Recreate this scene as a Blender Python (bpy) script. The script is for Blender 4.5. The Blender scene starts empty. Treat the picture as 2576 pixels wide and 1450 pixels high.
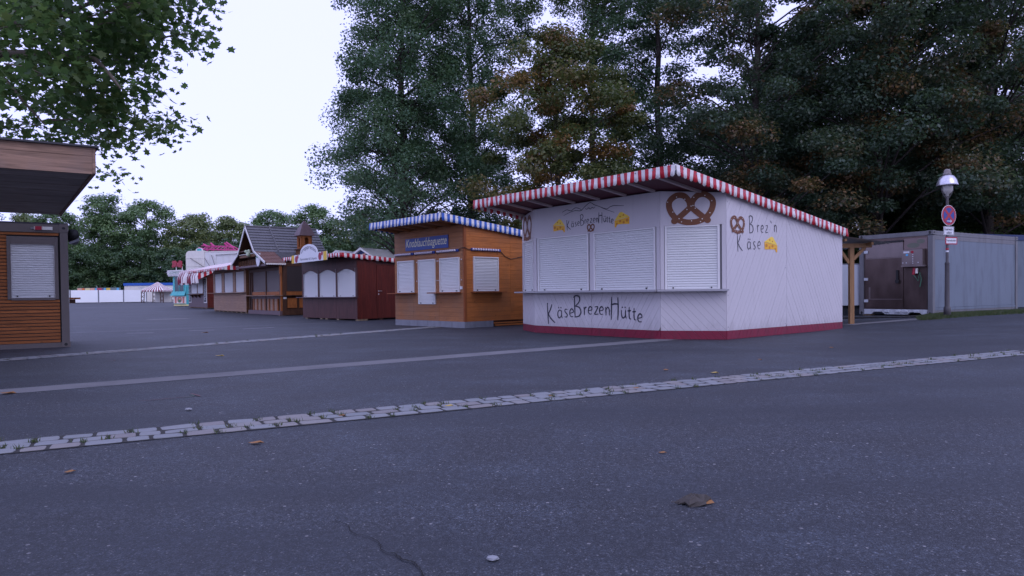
import bpy, math, random
import numpy as np
from mathutils import Vector, Matrix

random.seed(7); rng = np.random.default_rng(7)
scene = bpy.context.scene
COL = scene.collection
R = math.radians

# ------------------------------------------------------------------ camera
cam_d = bpy.data.cameras.new('camera'); cam = bpy.data.objects.new('camera', cam_d); COL.objects.link(cam)
cam_d.sensor_width = 36.0; cam_d.lens = 1740 / 2576 * 36.0
cam_d.shift_y = 0.016837; cam_d.clip_end = 2000; cam_d.clip_start = 0.05
pt, rl = R(1.0), 0.011
fw = Vector((0, math.cos(pt), -math.sin(pt))); up0 = Vector((0, math.sin(pt), math.cos(pt))); rt0 = Vector((1, 0, 0))
rt = math.cos(rl) * rt0 - math.sin(rl) * up0; upv = math.cos(rl) * up0 + math.sin(rl) * rt0
cam.matrix_world = Matrix(((rt.x, upv.x, -fw.x, 0), (rt.y, upv.y, -fw.y, 0), (rt.z, upv.z, -fw.z, 1.1), (0, 0, 0, 1)))
scene.camera = cam

# ------------------------------------------------------------------ sky, sun, exposure
SUN_EL, SUN_ROT = R(38), R(150)        # low soft morning light from behind and right of the camera
world = bpy.data.worlds.new('World'); scene.world = world; world.use_nodes = True
nt = world.node_tree; nt.nodes.clear()
sky = nt.nodes.new('ShaderNodeTexSky'); sky.sky_type = 'NISHITA'; sky.sun_disc = False
sky.sun_elevation = SUN_EL; sky.sun_rotation = SUN_ROT; sky.air_density = 1.0; sky.dust_density = 2.0; sky.ozone_density = 1.0
mx = nt.nodes.new('ShaderNodeMix'); mx.data_type = 'RGBA'; mx.inputs[0].default_value = 0.86
mx.inputs[7].default_value = (10.1, 10.5, 18.6, 1)          # high thin overcast, bluish before sunrise warmth
nt.links.new(sky.outputs[0], mx.inputs[6])
bg = nt.nodes.new('ShaderNodeBackground'); bg.inputs[1].default_value = 0.1
nt.links.new(mx.outputs[2], bg.inputs[0])
wo = nt.nodes.new('ShaderNodeOutputWorld'); nt.links.new(bg.outputs[0], wo.inputs[0])
sun_d = bpy.data.lights.new('sun', 'SUN'); sun_d.energy = 0.5; sun_d.angle = R(40); sun_d.color = (1.0, 0.95, 0.9)
sun = bpy.data.objects.new('sun', sun_d); COL.objects.link(sun)
sd = Vector((math.sin(SUN_ROT) * math.cos(SUN_EL), math.cos(SUN_ROT) * math.cos(SUN_EL), math.sin(SUN_EL)))
sun.rotation_euler = (-sd).to_track_quat('-Z', 'Y').to_euler(); sun.location = (10, -10, 30)
scene.view_settings.view_transform = 'Standard'; scene.view_settings.look = 'None'
scene.view_settings.exposure = 0.0; scene.view_settings.gamma = 1.0
scene.view_settings.use_curve_mapping = False
scene.render.engine = 'CYCLES'
scene.cycles.max_bounces = 6; scene.cycles.diffuse_bounces = 3; scene.cycles.transparent_max_bounces = 4

# ------------------------------------------------------------------ materials
class NT:
    def __init__(s, name):
        s.m = bpy.data.materials.new(name); s.m.use_nodes = True; s.t = s.m.node_tree
        s.p = s.t.nodes['Principled BSDF']; s.out = s.t.nodes['Material Output']
    def n(s, typ, **kw):
        x = s.t.nodes.new(typ)
        for k, v in kw.items(): setattr(x, k, v)
        return x
    def l(s, a, b): s.t.links.new(a, b)
    def coords(s, scale=(1, 1, 1)):
        tc = s.n('ShaderNodeTexCoord'); mp = s.n('ShaderNodeMapping'); mp.inputs['Scale'].default_value = scale
        s.l(tc.outputs['Object'], mp.inputs[0]); return mp.outputs[0]
    def noise(s, vec, scale, detail=4, rough=.55, dist=0):
        x = s.n('ShaderNodeTexNoise'); x.inputs['Scale'].default_value = scale; x.inputs['Detail'].default_value = detail
        x.inputs['Roughness'].default_value = rough; x.inputs['Distortion'].default_value = dist
        if vec is not None: s.l(vec, x.inputs['Vector'])
        return x.outputs[0]
    def ramp(s, fac, stops):
        x = s.n('ShaderNodeValToRGB'); e = x.color_ramp.elements
        while len(e) < len(stops): e.new(0.5)
        for i, (p, c) in enumerate(stops):
            e[i].position = p; e[i].color = (*c, 1) if len(c) == 3 else c
        s.l(fac, x.inputs[0]); return x.outputs[0]
    def mix(s, fac, a, b, mode='MIX'):
        x = s.n('ShaderNodeMix', data_type='RGBA', blend_type=mode)
        for v, i in ((fac, 0), (a, 6), (b, 7)):
            if hasattr(v, 'is_output'): s.l(v, x.inputs[i])
            else: x.inputs[i].default_value = v if i == 0 else ((*v, 1) if len(v) == 3 else v)
        return x.outputs[2]
    def math(s, op, a, b=0.5):
        x = s.n('ShaderNodeMath', operation=op)
        for v, i in ((a, 0), (b, 1)):
            if hasattr(v, 'is_output'): s.l(v, x.inputs[i])
            else: x.inputs[i].default_value = v
        return x.outputs[0]
    def bump(s, hgt, strength=.3, dist=.01):
        b = s.n('ShaderNodeBump'); b.inputs['Strength'].default_value = strength; b.inputs['Distance'].default_value = dist
        s.l(hgt, b.inputs['Height']); s.l(b.outputs[0], s.p.inputs['Normal'])
    def base(s, c):
        if hasattr(c, 'is_output'): s.l(c, s.p.inputs['Base Color'])
        else: s.p.inputs['Base Color'].default_value = (*c, 1)
    def rough(s, v, spec=None, metal=None):
        s.p.inputs['Roughness'].default_value = v
        if spec is not None: s.p.inputs['Specular IOR Level'].default_value = spec
        if metal is not None: s.p.inputs['Metallic'].default_value = metal
    def orand(s): return s.n('ShaderNodeObjectInfo').outputs['Random']

def c3(c, k): return tuple(min(1, x * k) for x in c)

def paint(name, c, rough=.55, var=.12, scale=3.0, spec=.4, dirt=None, bump=.05):
    t = NT(name); v = t.coords()
    n = t.noise(v, scale, 5); col = t.mix(n, c3(c, 1 - var), c3(c, 1 + var))
    if dirt:
        d = t.noise(t.coords((1.6, 1.6, .35)), 2.3, 6, .65)
        col = t.mix(t.math('MULTIPLY', t.math('SUBTRACT', d, .47), 2.6), col, dirt)
        for nd in t.t.nodes:
            if nd.type == 'MATH' and nd.operation == 'MULTIPLY': nd.use_clamp = True
    t.base(col); t.rough(rough, spec)
    if bump: t.bump(t.noise(v, 90, 3), bump, .004)
    return t.m

def wood(name, c, dark=.6, grain=(3, 3, 40), rough=.6, var=.25, knots=True, spec=.3, weather=None):
    # grain: stretch, small along the board's length
    t = NT(name); v = t.coords(grain)
    add = t.n('ShaderNodeVectorMath', operation='ADD'); t.l(v, add.inputs[0])
    cmb = t.n('ShaderNodeCombineXYZ'); r = t.math('MULTIPLY', t.orand(), 37.0)
    for i in range(3): t.l(r, cmb.inputs[i])
    t.l(cmb.outputs[0], add.inputs[1]); vv = add.outputs[0]
    g = t.ramp(t.noise(vv, 1.6, 6, .62, .8), [(.30, (0, 0, 0)), (.68, (1, 1, 1))])
    col = t.mix(g, c3(c, dark), c3(c, 1.25))
    col = t.mix(t.math('MULTIPLY', t.orand(), var * 1.6), col, c3(c, .55))
    if knots:
        k = t.n('ShaderNodeTexVoronoi'); k.inputs['Scale'].default_value = 3.1; t.l(t.coords(), k.inputs['Vector'])
        kk = t.ramp(k.outputs['Distance'], [(0, (1, 1, 1)), (.1, (.15, .15, .15)), (.16, (0, 0, 0))])
        col = t.mix(kk, col, c3(c, .28))
    if weather:
        d = t.noise(t.coords((.7, .7, .7)), 1.3, 5, .6)
        wf = t.ramp(d, [(.42, (0, 0, 0)), (.7, (.8, .8, .8))])
        col = t.mix(wf, col, weather)
    t.base(col); t.rough(rough, spec); t.bump(g, .25, .004)
    return t.m

def metal(name, c, rough=.4, var=.15, scale=4):
    t = NT(name); v = t.coords((1, 1, .5)); n = t.noise(v, scale, 5, .6)
    t.base(t.mix(n, c3(c, 1 - var), c3(c, 1 + var))); t.rough(rough, .5, .85)
    t.l(t.ramp(n, [(.2, (rough * .75,) * 3), (.8, (min(1, rough * 1.3),) * 3)]), t.p.inputs['Roughness'])
    return t.m

def leafmat(name, stops, cstops=None, trans=.35):
    t = NT(name)
    a = t.n('ShaderNodeAttribute', attribute_name='lv').outputs['Fac']
    col = t.ramp(a, stops)
    if cstops:
        b = t.n('ShaderNodeAttribute', attribute_name='cv').outputs['Fac']
        fac = t.ramp(b, [(cstops[0], (0, 0, 0)), (cstops[1], (1, 1, 1))])
        col = t.mix(fac, col, t.ramp(a, cstops[2]))
    t.base(col); t.rough(.36, .5)
    tr = t.n('ShaderNodeBsdfTranslucent'); t.l(t.mix(.5, col, (.14, .24, .06)), tr.inputs[0])
    ms = t.n('ShaderNodeMixShader'); ms.inputs[0].default_value = trans
    t.l(t.p.outputs[0], ms.inputs[1]); t.l(tr.outputs[0], ms.inputs[2]); t.l(ms.outputs[0], t.out.inputs[0])
    return t.m

def asphalt():
    t = NT('asphalt'); v = t.coords()
    big = t.noise(v, .30, 6, .66, .8); mid = t.noise(v, 1.1, 6, .68, .3); grit = t.noise(v, 24, 3, .75); fine = t.noise(v, 120, 2, .8)
    col = t.mix(t.ramp(big, [(.38, (0, 0, 0)), (.52, (.35,) * 3), (.68, (1, 1, 1))]), (.022, .0295, .043), (.066, .084, .110))
    col = t.mix(t.ramp(mid, [(.40, (.75,) * 3), (.62, (0, 0, 0))]), col, (.020, .0225, .029))
    col = t.mix(t.ramp(grit, [(.50, (0, 0, 0)), (.70, (.55,) * 3)]), col, (.080, .087, .10))
    col = t.mix(t.ramp(grit, [(.30, (.6,) * 3), (.46, (0, 0, 0))]), col, (.014, .016, .021))
    col = t.mix(t.ramp(fine, [(.52, (0, 0, 0)), (.70, (.75,) * 3)]), col, (.125, .132, .148))
    col = t.mix(t.ramp(fine, [(.30, (.8,) * 3), (.47, (0, 0, 0))]), col, (.010, .011, .014))
    for sc, lo, hi in ((58, .62, 1.40), (115, .50, 1.55), (230, .55, 1.5)):
        vo = t.n('ShaderNodeTexVoronoi'); vo.inputs['Scale'].default_value = sc; t.l(v, vo.inputs['Vector'])
        sp = t.n('ShaderNodeSeparateColor'); t.l(vo.outputs['Color'], sp.inputs[0])
        col = t.mix(1.0, col, t.ramp(sp.outputs[1], [(0, (lo,) * 3), (.6, (.92,) * 3), (1, (hi,) * 3)]), 'MULTIPLY')
    for sc, th, c in ((75, .970, (.21, .21, .22)), (150, .95, (.17, .17, .18)), (40, .993, (.26, .255, .26))):
        vo = t.n('ShaderNodeTexVoronoi'); vo.inputs['Scale'].default_value = sc; t.l(v, vo.inputs['Vector'])
        sp = t.n('ShaderNodeSeparateColor'); t.l(vo.outputs['Color'], sp.inputs[0])
        pick = t.math('GREATER_THAN', sp.outputs[0], th)
        near = t.math('LESS_THAN', vo.outputs['Distance'], .36)
        col = t.mix(t.math('MULTIPLY', pick, near), col, c)
    mp = t.n('ShaderNodeMapping'); mp.inputs['Rotation'].default_value = (0, 0, R(-33)); mp.inputs['Scale'].default_value = (.10, .9, 1); t.l(v, mp.inputs[0])
    tracks = t.noise(mp.outputs[0], 1.0, 5, .6, .3)
    col = t.mix(t.ramp(tracks, [(.46, (0, 0, 0)), (.66, (.7,) * 3)]), col, (.017, .021, .029))
    stain = t.noise(v, .45, 7, .72, 1.5)
    col = t.mix(t.ramp(stain, [(.56, (0, 0, 0)), (.72, (.6,) * 3)]), col, (.021, .0235, .030))
    t.base(col); t.rough(.68, .45); t.bump(fine, .7, .006)
    return t.m

M = {}
M['asphalt'] = asphalt()
M['pale_asphalt'] = None
t = NT('pale_asphalt'); v = t.coords(); n = t.noise(v, 60, 4, .7); b_ = t.noise(v, 1.3, 5, .65)
col = t.mix(n, (.10, .10, .105), (.21, .21, .22)); col = t.mix(t.ramp(b_, [(.48, (0, 0, 0)), (.78, (.6,) * 3)]), col, (.075, .076, .085))
t.base(col); t.rough(.85, .3); t.bump(n, .5, .006); M['pale_asphalt'] = t.m
t = NT('granite'); v = t.coords(); n = t.noise(v, 26, 5, .7); o = t.orand()
col = t.ramp(o, [(0, (.22, .245, .255)), (.35, (.28, .295, .30)), (.6, (.25, .275, .29)), (.82, (.29, .27, .245)), (1, (.24, .22, .21))])
col = t.mix(t.math('MULTIPLY', n, .8), col, (.13, .13, .145))
col = t.mix(t.ramp(t.noise(v, 3.3, 5, .7), [(.5, (0, 0, 0)), (.75, (.5,) * 3)]), col, (.16, .15, .13))
t.base(col); t.rough(.7, .35); t.bump(n, .5, .006); M['granite'] = t.m
M['joint'] = paint('joint_soil', (.030, .029, .027), .9, .5, 12)
M['grass'] = leafmat('grass', [(0, (.025, .042, .014)), (.6, (.05, .08, .022)), (1, (.12, .10, .045))])
M['grass_ground'] = paint('grass_ground', (.035, .055, .02), .9, .5, 8)
M['lilac'] = paint('lilac_white_paint', (.545, .515, .53), .5, .05, 1.2, .3, dirt=(.47, .445, .46))
M['burgundy'] = paint('burgundy_paint', (.19, .012, .035), .5, .2, 4, .35, dirt=(.11, .02, .035))
t = NT('lilac_white_paint'); v = t.coords(); n = t.noise(v, 1.2, 5)
col = t.mix(n, (.515, .49, .505), (.57, .54, .555)); z = t.n('ShaderNodeSeparateXYZ'); t.l(v, z.inputs[0])
splash = t.math('ADD', t.math('MULTIPLY', t.noise(t.coords((3, 3, 1)), 2.2, 6, .7), .9), t.math('MULTIPLY', z.outputs[2], -.75))
col = t.mix(t.ramp(splash, [(.12, (0, 0, 0)), (.42, (.55,) * 3)]), col, (.36, .335, .335))
run = t.noise(t.coords((7, 7, .35)), 1.5, 5, .65)
col = t.mix(t.ramp(run, [(.56, (0, 0, 0)), (.74, (.35,) * 3)]), col, (.42, .395, .40))
t.base(col); t.rough(.5, .3); t.bump(t.noise(v, 90, 3), .05, .004); M['lilac'] = t.m
M['groove'] = paint('groove_shadow_paint', (.24, .23, .24), .7, .1)
M['white_slat'] = paint('white_shutter', (.62, .63, .62), .42, .03, 2, .4, bump=0)
M['white'] = paint('white_plastic', (.68, .67, .66), .45, .05, 2, .5)
M['cream'] = paint('cream_panel', (.72, .69, .63), .5, .08, 2, .4, dirt=(.55, .52, .46))
M['sill'] = paint('pale_sill', (.36, .35, .37), .45, .1, 5)
M['washed_red'] = paint('washed_red_tarp', (.50, .26, .25), .5, .1, 3, .4)  # red paled in the colour: awning top looks washed out at grazing angle
M['red_cloth'] = paint('red_tarp', (.48, .016, .03), .42, .12, 3, .5)
M['white_cloth'] = paint('white_tarp', (.76, .73, .71), .42, .06, 3, .4, dirt=(.60, .57, .56))
M['blue_cloth'] = paint('blue_tarp', (.022, .10, .42), .42, .15, 3, .5)
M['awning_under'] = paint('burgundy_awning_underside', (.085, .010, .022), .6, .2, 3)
M['rib'] = paint('awning_rib', (.42, .34, .33), .45, .15, 5)
M['ink'] = paint('dark_lettering', (.028, .03, .045), .6, .2, 20)
M['pretzel'] = paint('pretzel_brown', (.16, .055, .02), .55, .2, 10)
M['salt'] = paint('salt_white', (.75, .72, .66), .6, .05)
M['cheese'] = paint('cheese_yellow', (.80, .42, .015), .5, .1, 6)
M['cheese_top'] = paint('cheese_light', (.86, .60, .06), .5, .1, 6)
M['cheese_hole'] = paint('cheese_hole', (.55, .20, .01), .5, .1, 6)
M['larch'] = wood('orange_larch', (.50, .165, .040), .66, (1.1, 1.1, 26), weather=(.30, .12, .045))
M['larch_shaded'] = wood('shaded_weathered_larch', (.36, .145, .052), .66, (1.1, 1.1, 26), weather=(.26, .14, .08))  # darker copy of the side larch: shade on the front painted into the colour
M['larch_trim'] = wood('larch_trim', (.30, .09, .028), .6, (26, 26, 1.1))
M['zinc'] = paint('zinc_sheet', (.20, .21, .24), .45, .25, 5, .5, dirt=(.13, .13, .15))
M['board_blue'] = paint('blue_sign', (.014, .05, .26), .45, .08, 3, .35)
M['sign_cream'] = paint('cream_lettering', (.75, .72, .52), .5, .05)
M['bulb'] = paint('bulb_glass', (.62, .58, .66), .15, .1, 20, .7, bump=0)
M['cable'] = paint('black_rubber', (.018, .018, .02), .55, .3, 20)
M['mahogany'] = wood('mahogany_side', (.11, .018, .011), .6, (6, 6, .7), .45, .1, knots=False)
M['mahogany_shaded'] = wood('mahogany_shaded', (.075, .025, .022), .6, (6, 6, .7), .5, .1, knots=False)  # front copy of the side mahogany, its shaded face darkened in the colour
M['steel'] = metal('bright_steel', (.62, .62, .64), .28)
M['block'] = wood('wooden_block', (.35, .26, .16), .6, (4, 4, 4))
M['yellow'] = paint('yellow_print', (.68, .44, .03), .5, .05)
M['red_print'] = paint('red_print', (.32, .015, .04), .5, .05)
M['sign_white'] = paint('sign_white', (.66, .67, .70), .4, .05)
M['grey_print'] = paint('grey_print', (.10, .10, .13), .5, .05)
M['slate_tile'] = paint('slate_tile', (.105, .105, .115), .45, .2, 4, .45, dirt=(.14, .14, .15))
M['rust_tile'] = paint('rust_tile', (.20, .105, .085), .55, .2, 5)
M['dark_brown'] = wood('dark_brown_wood', (.075, .032, .018), .6, (8, 8, 1.5), knots=False)
M['mid_brown'] = wood('mid_brown_wood', (.17, .075, .032), .6, (2, 2, 20), knots=False)
M['orange_brown'] = wood('orange_brown_wood', (.30, .098, .025), .6, (10, 10, 1.5), knots=False)
M['plum'] = paint('plum_plinth', (.115, .075, .085), .55, .2, 4)
M['brown_slat'] = paint('brown_shutter', (.08, .062, .058), .4, .1, 3)
M['black_slat'] = paint('dark_shutter', (.035, .025, .026), .45, .1, 3)
M['pale_brown'] = wood('pale_brown_boards', (.34, .205, .13), .66, (1.1, 1.1, 20), weather=(.27, .17, .125))
M['turquoise'] = paint('turquoise_tarp', (.06, .40, .42), .45, .18, 3, .5)
M['smoke_glass'] = paint('smoky_window', (.03, .07, .085), .15, .1, 3, .6)
M['salmon'] = paint('salmon_print', (.55, .17, .13), .5, .15, 6)
M['green_print'] = paint('green_print', (.05, .20, .12), .5, .15, 6)
M['faded_spray'] = paint('faded_red_spray', (.12, .065, .07), .8, .3, 30)
M['faded_green'] = paint('faded_green_spray', (.085, .12, .10), .8, .3, 30)
M['chalk'] = paint('chalkboard', (.03, .035, .045), .6, .4, 14)
M['pink'] = paint('magenta_steel', (.50, .04, .20), .4, .12, 4, .5)
M['frame_brown'] = paint('taupe_steel_frame', (.135, .115, .108), .45, .1, 4, .35)
M['clad'] = wood('orange_cladding', (.40, .135, .038), .5, (1.4, 1.4, 26), .6, .3)
M['fascia'] = wood('weathered_fascia', (.30, .185, .125), .30, (.8, .8, 17), .65, .2, weather=(.20, .155, .14))
M['soffit'] = wood('grey_soffit', (.36, .32, .29), .6, (1.2, 5, 5), .7, .35, knots=False)
M['roof_felt'] = paint('roof_felt', (.045, .045, .05), .8, .2, 6)
M['steel_brown'] = metal('stained_steel', (.13, .095, .088), .36, .5, 2.2)
M['steel_pale'] = metal('worn_steel', (.26, .215, .21), .42, .3, 2.5)
M['cont_grey'] = paint('grey_container_paint', (.150, .182, .222), .55, .1, 1.2, .3, dirt=(.090, .108, .135))
M['cont_frame'] = paint('grey_container_frame', (.165, .165, .175), .55, .15, 4, .3, dirt=(.10, .095, .10))
M['cont_sill'] = paint('pale_container_sill', (.52, .55, .58), .5, .12, 6, .35, dirt=(.33, .33, .34))
M['dusty_pink'] = paint('dusty_pink_steel', (.20, .145, .14), .5, .15, 6)
M['olive_sign'] = paint('olive_patch', (.13, .14, .11), .5, .1)
M['post_dark'] = paint('dark_lamp_post', (.055, .05, .055), .5, .35, 9, .4, dirt=(.12, .11, .11))
M['chrome'] = metal('scratched_chrome', (.62, .60, .66), .3, .45, 16)
M['finial'] = paint('stone_grey_cap', (.22, .20, .20), .8, .4, 20)
M['lamp_glass'] = paint('milky_lamp_glass', (.42, .40, .38), .25, .15, 8, .5)
M['sign_red'] = paint('traffic_red', (.36, .018, .04), .4, .05)
M['sign_blue'] = paint('traffic_blue', (.025, .05, .26), .4, .05)
M['timber'] = wood('pine_timber', (.30, .165, .075), .7, (14, 14, 1.2), .65, .2)
M['pvc'] = paint('clear_corrugated_sheet', (.40, .40, .38), .3, .1, 5, .5)
M['tarp_grey'] = paint('grey_tarp', (.42, .45, .49), .5, .1, 2, .4)
M['fence_white'] = paint('white_fence_sheet', (.86, .88, .88), .5, .04, .6, .3, bump=0)
M['roof_blue'] = paint('blue_fascia', (.02, .10, .42), .45, .06, 1)
M['navy'] = paint('navy_roof', (.018, .04, .13), .5, .1)
M['bark'] = paint('bark', (.06, .05, .045), .9, .5, 7, .2, bump=.6)
M['bark_pale'] = paint('pale_bark', (.15, .125, .10), .85, .4, 5, .2, bump=.6)
M['leaf_brown'] = paint('dry_leaf', (.26, .12, .035), .6, .3, 40)
M['leaf_yellow'] = paint('yellow_leaf', (.45, .33, .08), .6, .3, 40)
M['leaf_dark'] = paint('rotten_leaf', (.055, .048, .042), .8, .4, 40)
M['stone'] = paint('pale_stone', (.24, .25, .27), .7, .15, 30)
M['road_white'] = paint('worn_white_line', (.26, .26, .28), .8, .35, 9, .3)
M['crack'] = paint('crack_fill', (.012, .012, .012), .95, .4, 30)
for k, c in (('ban1', (.70, .38, .26)), ('ban2', (.70, .18, .03)), ('ban3', (.75, .66, .30)), ('ban4', (.10, .42, .68)), ('ban5', (.50, .05, .10)), ('ban6', (.16, .06, .20)), ('ban7', (.72, .50, .06)), ('ban8', (.16, .20, .21))):
    M[k] = paint('banner_' + k, c, .5, .05)
M['flower'] = paint('pale_green_flowers', (.42, .50, .36), .7, .3, 20)

# ------------------------------------------------------------------ builders
def link(name, me, parent=None):
    o = bpy.data.objects.new(name, me); COL.objects.link(o)
    if parent is not None: o.parent = parent
    return o
def tag(o, label, cat, group=None, kind=None):
    if label: o['label'] = label
    if cat: o['category'] = cat
    if group: o['group'] = group
    if kind: o['kind'] = kind
    return o
def thing(name, label, cat, loc=(0, 0, 0), rotz=0.0, group=None):
    o = bpy.data.objects.new(name, None); COL.objects.link(o); o.empty_display_size = .3
    o.location = loc; o.rotation_euler = (0, 0, rotz); return tag(o, label, cat, group)

class Frame:
    """a wall seen from outside: s to the right, t up, d outwards"""
    def __init__(s, left, right, z=0.0):
        s.o = Vector((left[0], left[1], z)); d = Vector((right[0] - left[0], right[1] - left[1], 0)); s.L = d.length
        s.u = d.normalized(); s.n = s.u.cross(Vector((0, 0, 1))); s.up = Vector((0, 0, 1))
    def P(s, a, t, d=0.0): return s.o + s.u * a + s.up * t + s.n * d
class Plane(Frame):
    def __init__(s, o, u, up):
        s.o = Vector(o); s.u = Vector(u).normalized(); s.up = Vector(up).normalized(); s.n = s.u.cross(s.up)

class MB:
    def __init__(s): s.v = []; s.f = []; s.mi = []
    def add(s, vs, fs, mi=0):
        b = len(s.v); s.v += [tuple(x) for x in vs]; s.f += [tuple(b + i for i in f) for f in fs]; s.mi += [mi] * len(fs); return s
    def prism(s, F, pts, d0, d1, mi=0):
        n = len(pts); a = sum(pts[i][0] * pts[(i + 1) % n][1] - pts[(i + 1) % n][0] * pts[i][1] for i in range(n))
        if a < 0: pts = pts[::-1]
        vs = [F.P(x, y, d0) for x, y in pts] + [F.P(x, y, d1) for x, y in pts]
        fs = [tuple(range(n, 2 * n)), tuple(range(n - 1, -1, -1))] + [(i, (i + 1) % n, n + (i + 1) % n, n + i) for i in range(n)]
        return s.add(vs, fs, mi)
    def fbox(s, F, s0, s1, t0, t1, d0, d1, mi=0): return s.prism(F, [(s0, t0), (s1, t0), (s1, t1), (s0, t1)], d0, d1, mi)
    def box(s, x0, x1, y0, y1, z0, z1, mi=0):
        vs = [(x, y, z) for z in (z0, z1) for x, y in ((x0, y0), (x1, y0), (x1, y1), (x0, y1))]
        return s.add(vs, [(3, 2, 1, 0), (4, 5, 6, 7), (0, 1, 5, 4), (1, 2, 6, 5), (2, 3, 7, 6), (3, 0, 4, 7)], mi)
    def bar(s, a, b, w, h, mi=0):
        a = Vector(a); b = Vector(b); d = (b - a).normalized()
        x = d.cross(Vector((0, 0, 1)));
        if x.length < 1e-3: x = Vector((1, 0, 0))
        x.normalize(); y = x.cross(d)
        vs = [p + x * i * w / 2 + y * j * h / 2 for p in (a, b) for i, j in ((-1, -1), (1, -1), (1, 1), (-1, 1))]
        return s.add(vs, [(0, 1, 2, 3), (7, 6, 5, 4), (0, 4, 5, 1), (1, 5, 6, 2), (2, 6, 7, 3), (3, 7, 4, 0)], mi)
    def tube(s, pts, r, n=8, mi=0, caps=True):
        pts = [Vector(p) for p in pts]; k = len(pts); rr = r if isinstance(r, (list, tuple)) else [r] * k
        vs = []; ref = Vector((0, 0, 1))
        d0 = (pts[-1] - pts[0]).normalized()
        if abs(d0.z) > .9: ref = Vector((1, 0, 0))
        for i, p in enumerate(pts):
            d = (pts[min(i + 1, k - 1)] - pts[max(i - 1, 0)]).normalized(); x = d.cross(ref).normalized(); y = x.cross(d)
            vs += [p + (x * math.cos(2 * math.pi * j / n) + y * math.sin(2 * math.pi * j / n)) * rr[i] for j in range(n)]
        fs = [(i * n + j, i * n + (j + 1) % n, (i + 1) * n + (j + 1) % n, (i + 1) * n + j) for i in range(k - 1) for j in range(n)]
        if caps: fs += [tuple(range(n - 1, -1, -1)), tuple(range((k - 1) * n, k * n))]
        return s.add(vs, fs, mi)
    def lathe(s, prof, c=(0, 0, 0), n=20, mi=0):
        vs = [(c[0] + r * math.cos(2 * math.pi * j / n), c[1] + r * math.sin(2 * math.pi * j / n), c[2] + z) for r, z in prof for j in range(n)]
        fs = [(i * n + j, i * n + (j + 1) % n, (i + 1) * n + (j + 1) % n, (i + 1) * n + j) for i in range(len(prof) - 1) for j in range(n)]
        return s.add(vs, fs, mi)
    def mesh(s, name, mats, smooth=False):
        me = bpy.data.meshes.new(name); me.from_pydata(s.v, [], s.f)
        for m in (mats if isinstance(mats, (list, tuple)) else [mats]): me.materials.append(M[m] if isinstance(m, str) else m)
        me.polygons.foreach_set('material_index', s.mi)
        if smooth: me.polygons.foreach_set('use_smooth', [True] * len(me.polygons))
        me.update(); return me
    def build(s, name, mats, parent=None, smooth=False): return link(name, s.mesh(name, mats, smooth), parent)

def clip(poly, a, b, c):          # keep a*x+b*y >= c
    out = []; n = len(poly)
    for i in range(n):
        p, q = poly[i], poly[(i + 1) % n]; dp = a * p[0] + b * p[1] - c; dq = a * q[0] + b * q[1] - c
        if dp >= 0: out.append(p)
        if dp * dq < 0:
            k = dp / (dp - dq); out.append((p[0] + (q[0] - p[0]) * k, p[1] + (q[1] - p[1]) * k))
    return out
def area(p): return abs(sum(p[i][0] * p[(i + 1) % len(p)][1] - p[(i + 1) % len(p)][0] * p[i][1] for i in range(len(p)))) / 2
def clad(parent, F, poly, ang, w, gap, d0, d1, mat, name='board', phase=0.0, jit=.0015):
    """fill a convex polygon of a wall with boards running at ang degrees; each board its own object"""
    a = R(ang); nx, ny = -math.sin(a), math.cos(a)
    hs = [p[0] * nx + p[1] * ny for p in poly]; h = math.floor((min(hs) - phase) / w) * w + phase; out = []
    while h < max(hs):
        q = clip(clip(poly, nx, ny, h + gap / 2), -nx, -ny, -(h + w - gap / 2))
        if len(q) >= 3 and area(q) > .002:
            out.append(MB().prism(F, q, d0, d1 + random.uniform(-jit, jit)).build(name, mat, parent))
        h += w
    return out
def shutter(parent, F, s0, s1, t0, t1, n, slat='white_slat', rail='white', d=.0, rw=.045, name='roller_shutter', top=None):
    """roller shutter: rails + n slats sharing one mesh; top = function(frac) for arched heads"""
    b = MB(); b.fbox(F, s0 - rw, s0, t0, t1, d, d + .045); b.fbox(F, s1, s1 + rw, t0, t1, d, d + .045)
    b.fbox(F, s0 - rw, s1 + rw, t1, t1 + .035, d, d + .048)
    sh = b.build(name, rail, parent); h = (t1 - t0) / n
    pr = [(0, .010), (.12, .018), (.45, .023), (.80, .019), (.93, .010), (1.0, .010)]
    vs = []; fs = []
    for tt, dd in pr: vs += [F.P(s0 + .002, t0 + tt * h, d + dd), F.P(s1 - .002, t0 + tt * h, d + dd)]
    fs = [(2 * i, 2 * i + 1, 2 * i + 3, 2 * i + 2) for i in range(len(pr) - 1)]
    me = MB().add(vs, fs).mesh('slat', slat, True)
    for k in range(n):
        o = link('slat', me, sh); o.location = (0, 0, k * h)
    e = MB(); e.fbox(F, s0 + .002, s1 - .002, t0 - .001, t0 + .02, d + .028, d + .036)
    for q in (.12, .88): e.fbox(F, s0 + (s1 - s0) * q - .015, s0 + (s1 - s0) * q + .015, t0 + .02, t0 + .05, d + .022, d + .05, 1)
    e.build('end_bar', [slat, 'cable'], sh)
    return sh
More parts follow.
